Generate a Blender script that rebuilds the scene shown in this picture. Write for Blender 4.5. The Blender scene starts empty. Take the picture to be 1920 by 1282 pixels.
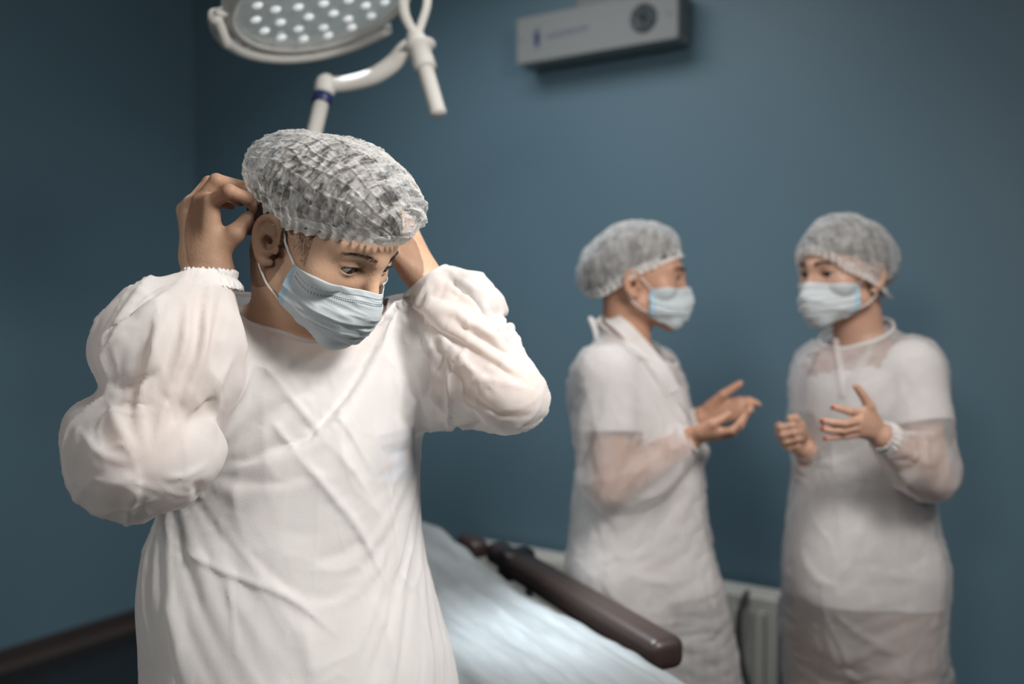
import bpy, math, random, time
import numpy as np
from mathutils import Vector, Matrix
T0 = time.time()
random.seed(7); RNG = np.random.default_rng(7)
scene = bpy.context.scene
C = scene.collection

# ------------------------------------------------------------------ camera, world, lights, exposure
FPX = 1750.0; CX, CY = 960.0, 641.0; CAM_Z = 1.48
PITCH = math.atan(71.0 / FPX)
cam_d = bpy.data.cameras.new('camera'); cam = bpy.data.objects.new('camera', cam_d); C.objects.link(cam)
cam_d.sensor_width = 36.0; cam_d.lens = 36.0 * FPX / 1920.0
cam.location = (0, 0, CAM_Z); cam.rotation_euler = (math.pi / 2 - PITCH, 0, 0)
cam_d.clip_start = 0.05; cam_d.clip_end = 50
cam_d.dof.use_dof = True; cam_d.dof.focus_distance = 1.17; cam_d.dof.aperture_fstop = 2.0
scene.camera = cam

world = bpy.data.worlds.new('world'); scene.world = world; world.use_nodes = True
world.node_tree.nodes['Background'].inputs[0].default_value = (0.75, 0.85, 1.0, 1)
world.node_tree.nodes['Background'].inputs[1].default_value = 0.12

def area(name, loc, target, size, power, color, size_y=None, spread=None):
    l = bpy.data.lights.new(name, 'AREA'); l.energy = power; l.color = color; l.size = size
    if size_y: l.shape = 'RECTANGLE'; l.size_y = size_y
    if spread: l.spread = math.radians(spread)
    o = bpy.data.objects.new(name, l); C.objects.link(o); o.location = loc
    o.rotation_euler = (Vector(target) - Vector(loc)).to_track_quat('-Z', 'Y').to_euler()
    return o
area('window_daylight', (-1.12, -1.35, 2.40), (0.70, 2.9, 1.35), 0.5, 17, (1.0, 0.96, 0.92))
area('ceiling_light', (0.85, 0.50, 2.40), (-0.10, 1.35, 1.20), 0.5, 22, (1.0, 0.95, 0.91), spread=125)
area('wall_fill', (-0.30, 2.45, 2.95), (0.10, 2.9, 0.0), 1.3, 21, (0.97, 0.98, 1.0), spread=140)  # added fill light with no fixture behind it, brightens the back wall

scene.view_settings.view_transform = 'Standard'; scene.view_settings.look = 'None'
scene.view_settings.exposure = 0.0; scene.view_settings.gamma = 1.0
scene.view_settings.use_curve_mapping = False

# ------------------------------------------------------------------ helpers
cs, sn = math.cos(PITCH), math.sin(PITCH)
def ray(px, py):
    v = (CY - py) / FPX
    return np.array([(px - CX) / FPX, cs + sn * v, -sn + cs * v])
def P(px, py, d):
    """the point of the room that lies at depth d (metres, along +Y) in the direction of a photograph pixel"""
    r = ray(px, py); return np.array([0, 0, CAM_Z]) + r * (d / r[1])
def V(*a): return np.array(a, float)
def norm(v):
    v = np.asarray(v, float); return v / (np.linalg.norm(v) + 1e-12)

def tag(o, label=None, cat=None, group=None, kind=None):
    if label: o['label'] = label
    if cat: o['category'] = cat
    if group: o['group'] = group
    if kind: o['kind'] = kind
    return o
def empty(name, loc, label, cat, group=None):
    o = bpy.data.objects.new(name, None); C.objects.link(o); o.location = tuple(loc); o.empty_display_size = 0.1
    return tag(o, label, cat, group)
def wpos(o):
    p = Vector((0, 0, 0))
    while o: p += o.location; o = o.parent
    return p
def mesh_obj(name, verts, faces, mat, parent=None, smooth=True, label=None):
    """one mesh object; verts are world coordinates"""
    verts = np.asarray(verts, float).reshape(-1, 3)
    off = np.array(wpos(parent)) if parent else np.zeros(3)
    me = bpy.data.meshes.new(name)
    if isinstance(faces, np.ndarray):
        n, k = faces.shape
        me.vertices.add(len(verts)); me.vertices.foreach_set('co', (verts - off).astype(np.float32).ravel())
        me.loops.add(n * k); me.loops.foreach_set('vertex_index', faces.astype(np.int32).ravel())
        me.polygons.add(n); me.polygons.foreach_set('loop_start', np.arange(0, n * k, k, dtype=np.int32))
        me.polygons.foreach_set('loop_total', np.full(n, k, np.int32)); me.update(calc_edges=True)
    else:
        me.from_pydata([tuple(v) for v in (verts - off)], [], [tuple(int(i) for i in f) for f in faces]); me.update()
    if smooth: me.polygons.foreach_set('use_smooth', np.ones(len(me.polygons), bool))
    for m in (mat if isinstance(mat, (list, tuple)) else [mat]): me.materials.append(m)
    o = bpy.data.objects.new(name, me); C.objects.link(o)
    if parent: o.parent = parent
    if label: o['label'] = label
    return o
def join(parts):
    vs, fs, n = [], [], 0
    for v, f in parts:
        v = np.asarray(v, float).reshape(-1, 3); vs.append(v); fs += [[int(i) + n for i in q] for q in f]; n += len(v)
    return np.concatenate(vs), fs
def box(c, half, R=None):
    c = np.asarray(c, float); R = np.eye(3) if R is None else R
    s = np.array([[x, y, z] for x in (-1, 1) for y in (-1, 1) for z in (-1, 1)], float) * np.asarray(half, float)
    return c + s @ R.T, [(0, 1, 3, 2), (4, 6, 7, 5), (0, 4, 5, 1), (2, 3, 7, 6), (0, 2, 6, 4), (1, 5, 7, 3)]
def bevel(o, w, seg=3):
    m = o.modifiers.new('bevel', 'BEVEL'); m.width = w; m.segments = seg; m.limit_method = 'ANGLE'; m.harden_normals = False
    return o
def catmull(pts, n):
    pts = np.asarray(pts, float); m = len(pts)
    if m < 3: return np.array([pts[0] + (pts[-1] - pts[0]) * t for t in np.linspace(0, 1, n)])
    e = np.concatenate([[2 * pts[0] - pts[1]], pts, [2 * pts[-1] - pts[-2]]]); out = []
    for t in np.linspace(0, m - 1 - 1e-9, n):
        i = int(t); u = t - i; a, b, c, d = e[i:i + 4]
        out.append(.5 * (2 * b + (c - a) * u + (2 * a - 5 * b + 4 * c - d) * u * u + (3 * b - a - 3 * c + d) * u ** 3))
    return np.array(out)
def tube(pts, rad, seg=16, n=None, caps=True, flat=None, closed=False):
    """swept round (or flattened) section along a smooth path"""
    pts = np.asarray(pts, float)
    if n: 
        rr = catmull(np.atleast_1d(rad)[:, None] * np.ones((1, 1)), n)[:, 0] if np.ndim(rad) else np.full(n, rad); pts = catmull(pts, n)
    else: rr = np.asarray(rad, float) * np.ones(len(pts))
    m = len(pts)
    if closed: tg = np.roll(pts, -1, 0) - np.roll(pts, 1, 0)
    else: tg = np.gradient(pts, axis=0)
    tg /= np.linalg.norm(tg, axis=1)[:, None] + 1e-12
    a = np.array([0, 0, 1.]) if abs(tg[0][2]) < .9 else np.array([1., 0, 0])
    vs = []; u = norm(np.cross(tg[0], a))
    for i in range(m):
        u = norm(u - tg[i] * (u @ tg[i])); w = np.cross(tg[i], u)
        for k in range(seg):
            an = 2 * math.pi * k / seg
            vs.append(pts[i] + rr[i] * (u * math.cos(an) + w * math.sin(an) * (flat or 1)))
    fs = [(i * seg + k, i * seg + (k + 1) % seg, (i + 1) * seg + (k + 1) % seg, (i + 1) * seg + k) for i in range(m - 1) for k in range(seg)]
    if closed: fs += [((m - 1) * seg + k, (m - 1) * seg + (k + 1) % seg, (k + 1) % seg, k) for k in range(seg)]
    elif caps: fs += [tuple(range(seg))[::-1], tuple((m - 1) * seg + k for k in range(seg))]
    return np.array(vs), fs
def lathe(origin, axis, prof, seg=48, ref=None):
    """profile [(radius, height)] turned around axis"""
    axis = norm(axis); ref = ref if ref is not None else (V(0, 0, 1) if abs(axis[2]) < .9 else V(1, 0, 0))
    u = norm(np.cross(axis, ref)); w = np.cross(axis, u); vs = []; m = len(prof)
    for r, h in prof:
        for k in range(seg):
            an = 2 * math.pi * k / seg; vs.append(np.asarray(origin) + axis * h + r * (u * math.cos(an) + w * math.sin(an)))
    return np.array(vs), [(i * seg + k, i * seg + (k + 1) % seg, (i + 1) * seg + (k + 1) % seg, (i + 1) * seg + k) for i in range(m - 1) for k in range(seg)]
def grid(Pts):
    """Pts (n,m,3) array -> verts, quads"""
    n, m = Pts.shape[:2]; i = np.arange(n * m).reshape(n, m)
    return Pts.reshape(-1, 3), np.stack([i[:-1, :-1], i[:-1, 1:], i[1:, 1:], i[1:, :-1]], -1).reshape(-1, 4)

# numpy noise -------------------------------------------------------
_perm = np.random.default_rng(3).permutation(256).astype(np.int64); _perm = np.concatenate([_perm, _perm])
_val = np.random.default_rng(5).uniform(-1, 1, 256)
def vnoise(p):
    p = np.asarray(p, float); i = np.floor(p).astype(np.int64); f = p - i; f = f * f * f * (f * (f * 6 - 15) + 10); i &= 255
    def h(a, b, c): return _val[_perm[_perm[_perm[(i[:, 0] + a) & 255] + ((i[:, 1] + b) & 255)] + ((i[:, 2] + c) & 255)]]
    x, y, z = f.T
    def L(a, b, t): return a + (b - a) * t
    return L(L(L(h(0,0,0), h(1,0,0), x), L(h(0,1,0), h(1,1,0), x), y), L(L(h(0,0,1), h(1,0,1), x), L(h(0,1,1), h(1,1,1), x), y), z)
def fbm(p, o=3):
    s = 0; a = 1.
    for k in range(o): s = s + a * vnoise(p * 2.03 ** k + 17.3 * k); a *= .5
    return s
def ridged(p, o=3):
    s = 0; a = 1.
    for k in range(o): s = s + a * (1 - np.abs(vnoise(p * 2.03 ** k + 9.1 * k)) * 2); a *= .5
    return s

# ------------------------------------------------------------------ signed distance shapes -> one continuous skin
class Sdf:
    def __init__(s): s.p = []
    def add(s, f, c, r, k=.01, op='u'): s.p.append((f, np.asarray(c, float), float(r), k, op)); return s
    def cap(s, a, b, ra, rb=None, k=.01, op='u'):
        a = np.asarray(a, float); b = np.asarray(b, float); rb = ra if rb is None else rb; ab = b - a; L = ab @ ab + 1e-12
        def f(p):
            t = np.clip(((p - a) @ ab) / L, 0, 1); return np.linalg.norm(p - a - t[:, None] * ab, axis=1) - (ra + (rb - ra) * t)
        return s.add(f, (a + b) / 2, math.sqrt(L) / 2 + max(ra, rb), k, op)
    def chain(s, pts, rad, k=.01, op='u', n=0):
        pts = np.asarray(pts, float); rad = np.asarray(rad, float) * np.ones(len(pts))
        if n: q = catmull(np.c_[pts, rad], n); pts, rad = q[:, :3], q[:, 3]
        m = len(pts) - 1
        def f(p):
            d = np.full(len(p), 1e3)
            for i in range(m):
                a, b = pts[i], pts[i + 1]; ab = b - a; t = np.clip(((p - a) @ ab) / (ab @ ab + 1e-12), 0, 1)
                d = np.minimum(d, np.linalg.norm(p - a - t[:, None] * ab, axis=1) - (rad[i] + (rad[i + 1] - rad[i]) * t))
            return d
        c = pts.mean(0); return s.add(f, c, np.max(np.linalg.norm(pts - c, axis=1) + rad), k, op)
    def ell(s, c, r, R=None, k=.01, op='u'):
        c = np.asarray(c, float); r = np.asarray(r, float); R = np.eye(3) if R is None else R
        def f(p):
            q = (p - c) @ R; k0 = np.linalg.norm(q / r, axis=1); k1 = np.linalg.norm(q / (r * r), axis=1) + 1e-9
            return k0 * (k0 - 1) / k1
        return s.add(f, c, r.max(), k, op)
    def loft(s, tab, yaw, k=.02, op='u', e=2.0):
        """tab rows: z, x, y, a, b  (a across the body, b front to back) ; yaw turns it"""
        tab = np.array(sorted([tuple(t) for t in tab])); z = tab[:, 0]; zz = np.linspace(z[0], z[-1], 60)
        # smooth the table
        u = np.interp(zz, z, np.arange(len(z))); q = catmull(tab, 200); 
        col = [np.interp(zz, q[:, 0], q[:, j]) for j in range(1, 5)]; cyw, syw = math.cos(yaw), math.sin(yaw)
        def f(p):
            x0, y0, a, b = [np.interp(p[:, 2], zz, cc) for cc in col]
            dx = p[:, 0] - x0; dy = p[:, 1] - y0; U = dx * cyw + dy * syw; W = -dx * syw + dy * cyw
            rr = (np.abs(U / a) ** e + np.abs(W / b) ** e) ** (1 / e)
            k1 = np.sqrt((U / a ** 2) ** 2 + (W / b ** 2) ** 2) + 1e-6
            d = np.where(rr > .3, rr * (rr - 1) / k1, -np.minimum(a, b) * .7)
            dz = np.maximum(zz[0] - p[:, 2], p[:, 2] - zz[-1]); rd = .02
            return np.where(dz > -rd, np.hypot(np.maximum(d + rd, 0), np.maximum(dz + rd, 0)) + np.minimum(np.maximum(d, dz) + rd, 0) - rd, d)
        c = V(tab[:, 1].mean(), tab[:, 2].mean(), (z[0] + z[-1]) / 2)
        return s.add(f, c, np.max(np.linalg.norm(np.c_[tab[:, 1], tab[:, 2], z] - c, axis=1) + tab[:, 3:].max(1)) , k, op)
    def ev(s, p, c=None, h=None):
        d = np.full(len(p), .35 if c is None else max(.35, h))
        for f, pc, pr, k, op in s.p:
            if c is not None and np.linalg.norm(pc - c) - pr > h + k + .012: continue
            g = f(p)
            if op == 'u':
                m = np.maximum(k - np.abs(d - g), 0) / max(k, 1e-6); d = np.minimum(d, g) - m * m * k * .25
            else:
                g = -g; m = np.maximum(k - np.abs(d - g), 0) / max(k, 1e-6); d = np.maximum(d, g) + m * m * k * .25
        return d
    def grad(s, p, e=.0015):
        g = np.stack([s.ev(p + np.eye(3)[i] * e) - s.ev(p - np.eye(3)[i] * e) for i in range(3)], 1)
        return g / (np.linalg.norm(g, axis=1)[:, None] + 1e-9)
    def bounds(s):
        us = [(c, r) for f, c, r, k, op in s.p if op == 'u']
        return np.min([c - r for c, r in us], 0), np.max([c + r for c, r in us], 0)
    def hit(s, px, py, d0, d1=None, far=3.6):
        """march a ray of a photograph pixel to this surface"""
        r = norm(ray(px, py)); o = V(0, 0, CAM_Z); t = d0
        for _ in range(160):
            v = s.ev((o + r * t)[None])[0]
            if v < .0006: break
            t += max(v * .7, .0008)
            if t > far: return None
        return o + r * t

def surface_nets(sdf, res, lo=None, hi=None, N=20, want=None):
    """sparse dual contouring; want(p) picks the blocks to build"""
    l, h = sdf.bounds(); lo = l if lo is None else np.maximum(l, lo); hi = h if hi is None else np.minimum(h, hi)
    B = N * res; nb = np.ceil((hi - lo) / B + .02).astype(int) + 1; lo = np.floor(lo / res) * res - res
    bi = np.stack(np.meshgrid(*[np.arange(n) for n in nb], indexing='ij'), -1).reshape(-1, 3)
    cen = lo + (bi + .5) * B; hd = B * .87
    if want is not None: m = want(cen, hd); bi, cen = bi[m], cen[m]
    m = np.abs(sdf.ev(cen)) < hd * 1.5 + .02; bi, cen = bi[m], cen[m]
    ax = np.arange(N + 1); G = np.stack(np.meshgrid(ax, ax, ax, indexing='ij'), -1).reshape(-1, 3)
    D = np.array(nb) * N + 4; keyf = lambda c: (c[..., 0] * D[1] + c[..., 1]) * D[2] + c[..., 2]
    K, Vv, E = [], [], []
    offs = np.array([[a, b, c] for a in (0, 1) for b in (0, 1) for c in (0, 1)])
    pairs = [(i, j) for i in range(8) for j in range(i + 1, 8) if np.abs(offs[i] - offs[j]).sum() == 1]
    for b, c in zip(bi, cen):
        pts = lo + (G + b * N) * res; d = sdf.ev(pts, c, hd).reshape(N + 1, N + 1, N + 1)
        if d.min() > 0 or d.max() < 0: continue
        S = d < 0; cnt = sum(S[o[0]:N + o[0], o[1]:N + o[1], o[2]:N + o[2]].astype(np.int8) for o in offs)
        ci = np.argwhere((cnt > 0) & (cnt < 8))
        if len(ci):
            cd = np.stack([d[ci[:, 0] + o[0], ci[:, 1] + o[1], ci[:, 2] + o[2]] for o in offs], 1)
            acc = np.zeros((len(ci), 3)); n = np.zeros(len(ci))
            for i, j in pairs:
                a, bb = cd[:, i], cd[:, j]; x = (a < 0) != (bb < 0); t = np.where(x, a / np.where(x, a - bb, 1), 0)
                acc += np.where(x[:, None], offs[i] + (offs[j] - offs[i]) * t[:, None], 0); n += x
            g = ci + b * N; K.append(keyf(g + 1)); Vv.append(lo + (g + acc / n[:, None]) * res)
        for a in range(3):
            sl0 = [slice(0, N)] * 3; sl1 = [slice(0, N)] * 3; sl1[a] = slice(1, N + 1)
            s0, s1 = S[tuple(sl0)], S[tuple(sl1)]; e = np.argwhere(s0 != s1)
            if not len(e): continue
            flip = s0[e[:, 0], e[:, 1], e[:, 2]]; g = e + b * N + 1; u, v = (a + 1) % 3, (a + 2) % 3
            eu = np.eye(3, dtype=int)[u]; ev = np.eye(3, dtype=int)[v]
            q = np.stack([keyf(g - eu - ev), keyf(g - ev), keyf(g), keyf(g - eu)], 1); q[~flip] = q[~flip][:, ::-1]; E.append(q)
    K = np.concatenate(K); Vv = np.concatenate(Vv); E = np.concatenate(E)
    o = np.argsort(K); K = K[o]; Vv = Vv[o]; ix = np.searchsorted(K, E); ix = np.minimum(ix, len(K) - 1)
    ok = (K[ix] == E).all(1)
    return Vv, ix[ok]
def compact(v, f):
    u, inv = np.unique(f, return_inverse=True); return v[u], inv.reshape(f.shape)
def boundary(f):
    e = np.concatenate([np.sort(f[:, [i, (i + 1) % f.shape[1]]], 1) for i in range(f.shape[1])])
    u, c = np.unique(e, axis=0, return_counts=True); return u[c == 1]
def relax(v, f, it=2, lam=.5, keep=None):
    e = np.concatenate([f[:, [i, (i + 1) % f.shape[1]]] for i in range(f.shape[1])]); e = np.concatenate([e, e[:, ::-1]])
    deg = np.bincount(e[:, 0], minlength=len(v))[:, None] + 1e-9
    for _ in range(it):
        a = np.stack([np.bincount(e[:, 0], v[e[:, 1], i], len(v)) for i in range(3)], 1) / deg
        w = lam if keep is None else lam * (~keep)[:, None]; v = v + (a - v) * w
    return v
def cut(v, f, planes):
    """open the shell: planes = [(point, normal, radius)]; what lies beyond each plane within the radius goes"""
    for c, n, r in planes:
        n = norm(n); m = v[f].mean(1) - c; gone = (m @ n > 0) & (np.linalg.norm(m, axis=1) < r); v, f = compact(v, f[~gone])
        b = np.unique(boundary(f)); w = v[b] - c; near = (np.linalg.norm(w, axis=1) < r * 1.02) & (np.abs(w @ n) < .02)
        b = b[near]; v[b] -= ((v[b] - c) @ n)[:, None] * n
    lab = np.arange(len(v))                      # drop loose scraps
    e = np.concatenate([f[:, [i, (i + 1) % f.shape[1]]] for i in range(f.shape[1])])
    while True:
        old = lab.copy(); m = np.minimum(lab[e[:, 0]], lab[e[:, 1]]); np.minimum.at(lab, e[:, 0], m); np.minimum.at(lab, e[:, 1], m); lab = lab[lab]
        if (lab == old).all(): break
    ids, cnt = np.unique(lab, return_counts=True); big = ids[cnt > .05 * len(v)]
    return compact(v, f[np.isin(lab[f[:, 0]], big)])
def vnormals(v, f):
    q = v[f]; n = np.cross(q[:, 2] - q[:, 0], q[:, -1] - q[:, 1]); o = np.zeros_like(v)
    for i in range(f.shape[1]): 
        for j in range(3): o[:, j] += np.bincount(f[:, i], n[:, j], len(v))
    return o / (np.linalg.norm(o, axis=1)[:, None] + 1e-12)

# ------------------------------------------------------------------ materials
def mat(name, color, rough=.5, metal=0., bump=0., bscale=200., var=0., vscale=6., sss=0., sssr=(1, .35, .2), emit=None, spec=.5, coat=0., sheen=0.):
    m = bpy.data.materials.new(name); m.use_nodes = True; nt = m.node_tree; b = nt.nodes['Principled BSDF']; L = nt.links
    b.inputs['Base Color'].default_value = (*color, 1); b.inputs['Roughness'].default_value = rough; b.inputs['Metallic'].default_value = metal
    b.inputs['Specular IOR Level'].default_value = spec; b.inputs['Coat Weight'].default_value = coat; b.inputs['Sheen Weight'].default_value = sheen
    tc = nt.nodes.new('ShaderNodeTexCoord')
    if var:
        n = nt.nodes.new('ShaderNodeTexNoise'); n.inputs['Scale'].default_value = vscale; n.inputs['Detail'].default_value = 6; L.new(tc.outputs['Object'], n.inputs['Vector'])
        mx = nt.nodes.new('ShaderNodeMixRGB'); mx.blend_type = 'MIX'; L.new(n.outputs['Fac'], mx.inputs[0])
        mx.inputs[1].default_value = (*[c * (1 - var) for c in color], 1); mx.inputs[2].default_value = (*[min(1, c * (1 + var)) for c in color], 1)
        L.new(mx.outputs[0], b.inputs['Base Color'])
    if bump:
        n2 = nt.nodes.new('ShaderNodeTexNoise'); n2.inputs['Scale'].default_value = bscale; n2.inputs['Detail'].default_value = 4; L.new(tc.outputs['Object'], n2.inputs['Vector'])
        bp = nt.nodes.new('ShaderNodeBump'); bp.inputs['Strength'].default_value = bump; bp.inputs['Distance'].default_value = .002
        L.new(n2.outputs['Fac'], bp.inputs['Height']); L.new(bp.outputs[0], b.inputs['Normal'])
    if sss:
        b.inputs['Subsurface Weight'].default_value = sss; b.inputs['Subsurface Radius'].default_value = sssr; b.inputs['Subsurface Scale'].default_value = .008
    if emit: b.inputs['Emission Color'].default_value = (*emit[0], 1); b.inputs['Emission Strength'].default_value = emit[1]
    return m

def sheer(name, color, alpha, avar=.12, ascale=30., transl=.45, rough=.6, bump=.3, bscale=500., stretch=(1, 1, 1), fiber=.0, gloss=.12, darkfiber=0.):
    """thin non-woven cloth: partly see-through, the rest diffuse + translucent with a slight sheen"""
    m = bpy.data.materials.new(name); m.use_nodes = True; nt = m.node_tree; N = nt.nodes; L = nt.links
    N.remove(N['Principled BSDF']); out = N['Material Output']
    tc = N.new('ShaderNodeTexCoord'); mp = N.new('ShaderNodeMapping'); mp.inputs['Scale'].default_value = stretch; L.new(tc.outputs['Object'], mp.inputs[0])
    n1 = N.new('ShaderNodeTexNoise'); n1.inputs['Scale'].default_value = ascale; n1.inputs['Detail'].default_value = 5; L.new(mp.outputs[0], n1.inputs['Vector'])
    n2 = N.new('ShaderNodeTexNoise'); n2.inputs['Scale'].default_value = bscale; n2.inputs['Detail'].default_value = 3; L.new(mp.outputs[0], n2.inputs['Vector'])
    bp = N.new('ShaderNodeBump'); bp.inputs['Strength'].default_value = bump; bp.inputs['Distance'].default_value = .001; L.new(n2.outputs['Fac'], bp.inputs['Height'])
    d = N.new('ShaderNodeBsdfDiffuse'); t = N.new('ShaderNodeBsdfTranslucent'); g = N.new('ShaderNodeBsdfGlossy'); g.inputs['Roughness'].default_value = rough * .6
    for s in (d, t, g): L.new(bp.outputs[0], s.inputs['Normal'])
    d.inputs[0].default_value = (*color, 1); t.inputs[0].default_value = (*color, 1)
    a = N.new('ShaderNodeMixShader'); a.inputs[0].default_value = transl; L.new(d.outputs[0], a.inputs[1]); L.new(t.outputs[0], a.inputs[2])
    lw = N.new('ShaderNodeLayerWeight'); lw.inputs[0].default_value = .25
    b = N.new('ShaderNodeMixShader'); L.new(a.outputs[0], b.inputs[1]); L.new(g.outputs[0], b.inputs[2])
    gm = N.new('ShaderNodeMath'); gm.operation = 'MULTIPLY'; gm.inputs[1].default_value = gloss; L.new(lw.outputs['Fresnel'], gm.inputs[0]); L.new(gm.outputs[0], b.inputs[0])
    # coverage: base alpha + noise, and more threads seen edge-on
    ma = N.new('ShaderNodeMapRange'); ma.inputs['From Min'].default_value = .3; ma.inputs['From Max'].default_value = .7
    ma.inputs['To Min'].default_value = max(0, alpha - avar); ma.inputs['To Max'].default_value = min(1, alpha + avar); L.new(n1.outputs['Fac'], ma.inputs[0])
    fa = N.new('ShaderNodeMath'); fa.operation = 'MULTIPLY_ADD'; L.new(lw.outputs['Facing'], fa.inputs[0]); fa.inputs[1].default_value = .35 * (1 - alpha) ; L.new(ma.outputs[0], fa.inputs[2]); fa.use_clamp = True
    tr = N.new('ShaderNodeBsdfTransparent'); c = N.new('ShaderNodeMixShader'); L.new(fa.outputs[0], c.inputs[0]); L.new(tr.outputs[0], c.inputs[1]); L.new(b.outputs[0], c.inputs[2])
    L.new(c.outputs[0], out.inputs[0]); return m

M = {}
M['wall'] = mat('blue_wall_paint', (.124, .217, .276), .45, bump=.08, bscale=350, var=.03, vscale=2.5, spec=.5)
M['ceiling'] = mat('ceiling_paint', (.72, .72, .70), .8)
M['floor'] = mat('dark_floor', (.020, .026, .030), .32, var=.15, vscale=8, bump=.03, bscale=60)
M['skirt'] = mat('brown_skirting', (.050, .040, .038), .38, var=.1, vscale=4)
M['skirt2'] = mat('brown_skirting_edge', (.095, .075, .070), .42)
M['white_metal'] = mat('white_enamel', (.62, .61, .58), .35)
M['box'] = mat('recirculator_enamel', (.25, .262, .26), .45)
M['grille'] = mat('grille_plastic', (.045, .05, .055), .5)
M['slot'] = mat('vent_slot', (.16, .20, .22), .6)
M['ink_blue'] = mat('printed_dark_blue', (.015, .02, .09), .5)
M['ink_grey'] = mat('printed_grey_blue', (.16, .18, .27), .5)
M['lamp'] = mat('lamp_housing', (.62, .61, .57), .55, spec=.35)
M['lamp_grey'] = mat('lamp_grey_face', (.28, .28, .27), .45)
M['lamp_glass'] = mat('lamp_reflector', (.74, .75, .73), .22, metal=.45, bump=1.0, bscale=52, emit=((.80, .88, .84), .12), var=.25, vscale=30)
M['led'] = mat('led_lens', (.95, .97, 1), .12, emit=((.92, .97, 1.0), .34))
M['blue_ring'] = mat('blue_band', (.010, .022, .10), .4)
M['chrome'] = mat('chrome', (.75, .75, .75), .15, metal=1)
M['steel'] = mat('brushed_steel', (.45, .46, .47), .35, metal=.9)
M['brown_vinyl'] = mat('brown_vinyl', (.038, .025, .022), .42, bump=.12, bscale=400, var=.12)
M['black_plastic'] = mat('black_plastic', (.012, .011, .011), .4)
M['radiator'] = mat('radiator_enamel', (.76, .74, .68), .45)
M['hose'] = mat('grey_hose', (.075, .08, .082), .5)
M['pipe'] = mat('dark_pipe', (.02, .035, .04), .5)

# ------------------------------------------------------------------ the room
K = V(-1.524, 4.52, 0); W = norm(V(.834, -.552, 0)); LW = norm(V(-.552, -.834, 0)); UP = V(0, 0, 1)
RX, RY, HZ = 6.0, 5.8, 3.0
def quad(name, a, b, c, d, m, kind='structure', n=1):
    g = np.array([[a + (b - a) * i / n + (d - a) * j / n for j in range(n + 1)] for i in range(n + 1)])
    v, f = grid(g); return tag(mesh_obj(name, v, f, m, smooth=False), kind=kind)
def slab(name, a, b, h0, h1, out, th, m):
    """wall slab from a to b, thickness th to the outside"""
    vs = [a + UP * h0, b + UP * h0, b + UP * h1, a + UP * h1]; vs += [p + out * th for p in vs]
    return tag(mesh_obj(name, vs, [(0, 1, 2, 3), (7, 6, 5, 4), (0, 4, 5, 1), (1, 5, 6, 2), (2, 6, 7, 3), (3, 7, 4, 0)], m, smooth=False), kind='structure')
c0, c1, c2, c3 = K, K + W * RX, K + W * RX + LW * RY, K + LW * RY
slab('wall_back', c0, c1, 0, HZ, -LW, .12, M['wall']); slab('wall_left', c0, c3, 0, HZ, -W, .12, M['wall'])
slab('wall_right', c1, c2, 0, HZ, W, .12, M['wall']); slab('wall_front', c3, c2, 0, HZ, LW, .12, M['wall'])
def flat(name, z0, z1, m):
    vs = [p + UP * z for z in (z0, z1) for p in (c0, c1, c2, c3)]
    tag(mesh_obj(name, vs, [(0, 1, 2, 3), (7, 6, 5, 4), (0, 4, 5, 1), (1, 5, 6, 2), (2, 6, 7, 3), (3, 7, 4, 0)], m, smooth=False), kind='structure')
flat('floor', -.1, 0, M['floor']); flat('ceiling', HZ, HZ + .1, M['ceiling'])
def skirting(name, a, b, inn):
    t = norm(b - a)
    prof = [(0, 0), (.020, 0), (.020, .030), (.016, .040), (.012, .082), (.0, .090)]
    v = [p + inn * x + UP * z for p in (a, b) for x, z in prof]; n = len(prof)
    f = [(i, (i + 1) % n, n + (i + 1) % n, n + i) for i in range(n)]
    o = mesh_obj(name, v, f, [M['skirt'], M['skirt2']], smooth=False); tag(o, kind='structure')
    for i in (1,): o.data.polygons[i].material_index = 1
    return o
skirting('baseboard_left', c0 + W * .001, c3 + W * .001, W); skirting('baseboard_back', c0 + LW * .001, c1 + LW * .001, LW)
skirting('baseboard_right', c1 - W * .001, c2 - W * .001, -W)

# wall-frame helper: intersection of a photograph pixel with a plane parallel to the back wall, 'off' metres in front of it
def on_back(px, py, off=0.):
    r = ray(px, py); o = V(0, 0, CAM_Z); q = K + LW * off; return o + r * (((q - o) @ LW) / (r @ LW))
def wl(p):  # world -> (along wall, off the wall, z)
    return np.array([(p - K) @ W, (p - K) @ LW, p[2]])
def wp(a, o, z): return K + W * a + LW * o + UP * z
WR = np.stack([W, LW, UP], 1)

# ---- air recirculator on the back wall
OFF = .125
tl, bl, br = wl(on_back(966, 36, OFF)), wl(on_back(970, 122, OFF)), wl(on_back(1271, 72, OFF))
a0, a1, z0, z1 = (tl[0] + bl[0]) / 2, br[0], (bl[2] + br[2]) / 2, tl[2]
rc = empty('air_recirculator', wp((a0 + a1) / 2, 0, (z0 + z1) / 2), 'long white wall-mounted air recirculator box with a round dark grille, high on the blue wall', 'air purifier')
v, f = box(wp((a0 + a1) / 2, OFF / 2 + .012, (z0 + z1) / 2), ((a1 - a0) / 2, OFF / 2 - .012, (z1 - z0) / 2), WR)
bevel(mesh_obj('housing', v, f, M['box'], rc, smooth=False), .006)
v, f = box(wp((a0 + a1) / 2 - .03, .012, z1 + .02), (.09, .0115, .05), WR)
bevel(mesh_obj('mounting_bracket', v, f, M['box'], rc, smooth=False), .004)
fan = wl(on_back(1207, 34, OFF)); fc = wp(fan[0], OFF, fan[2]); R_f = .047
fanv, fanf = lathe(fc, LW, [(R_f, -.001), (R_f, .004), (R_f * .9, .0055), (R_f * .84, .002), (0.001, .002)], 40)
g = mesh_obj('fan_grille', fanv, fanf, M['grille'], rc)
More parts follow.
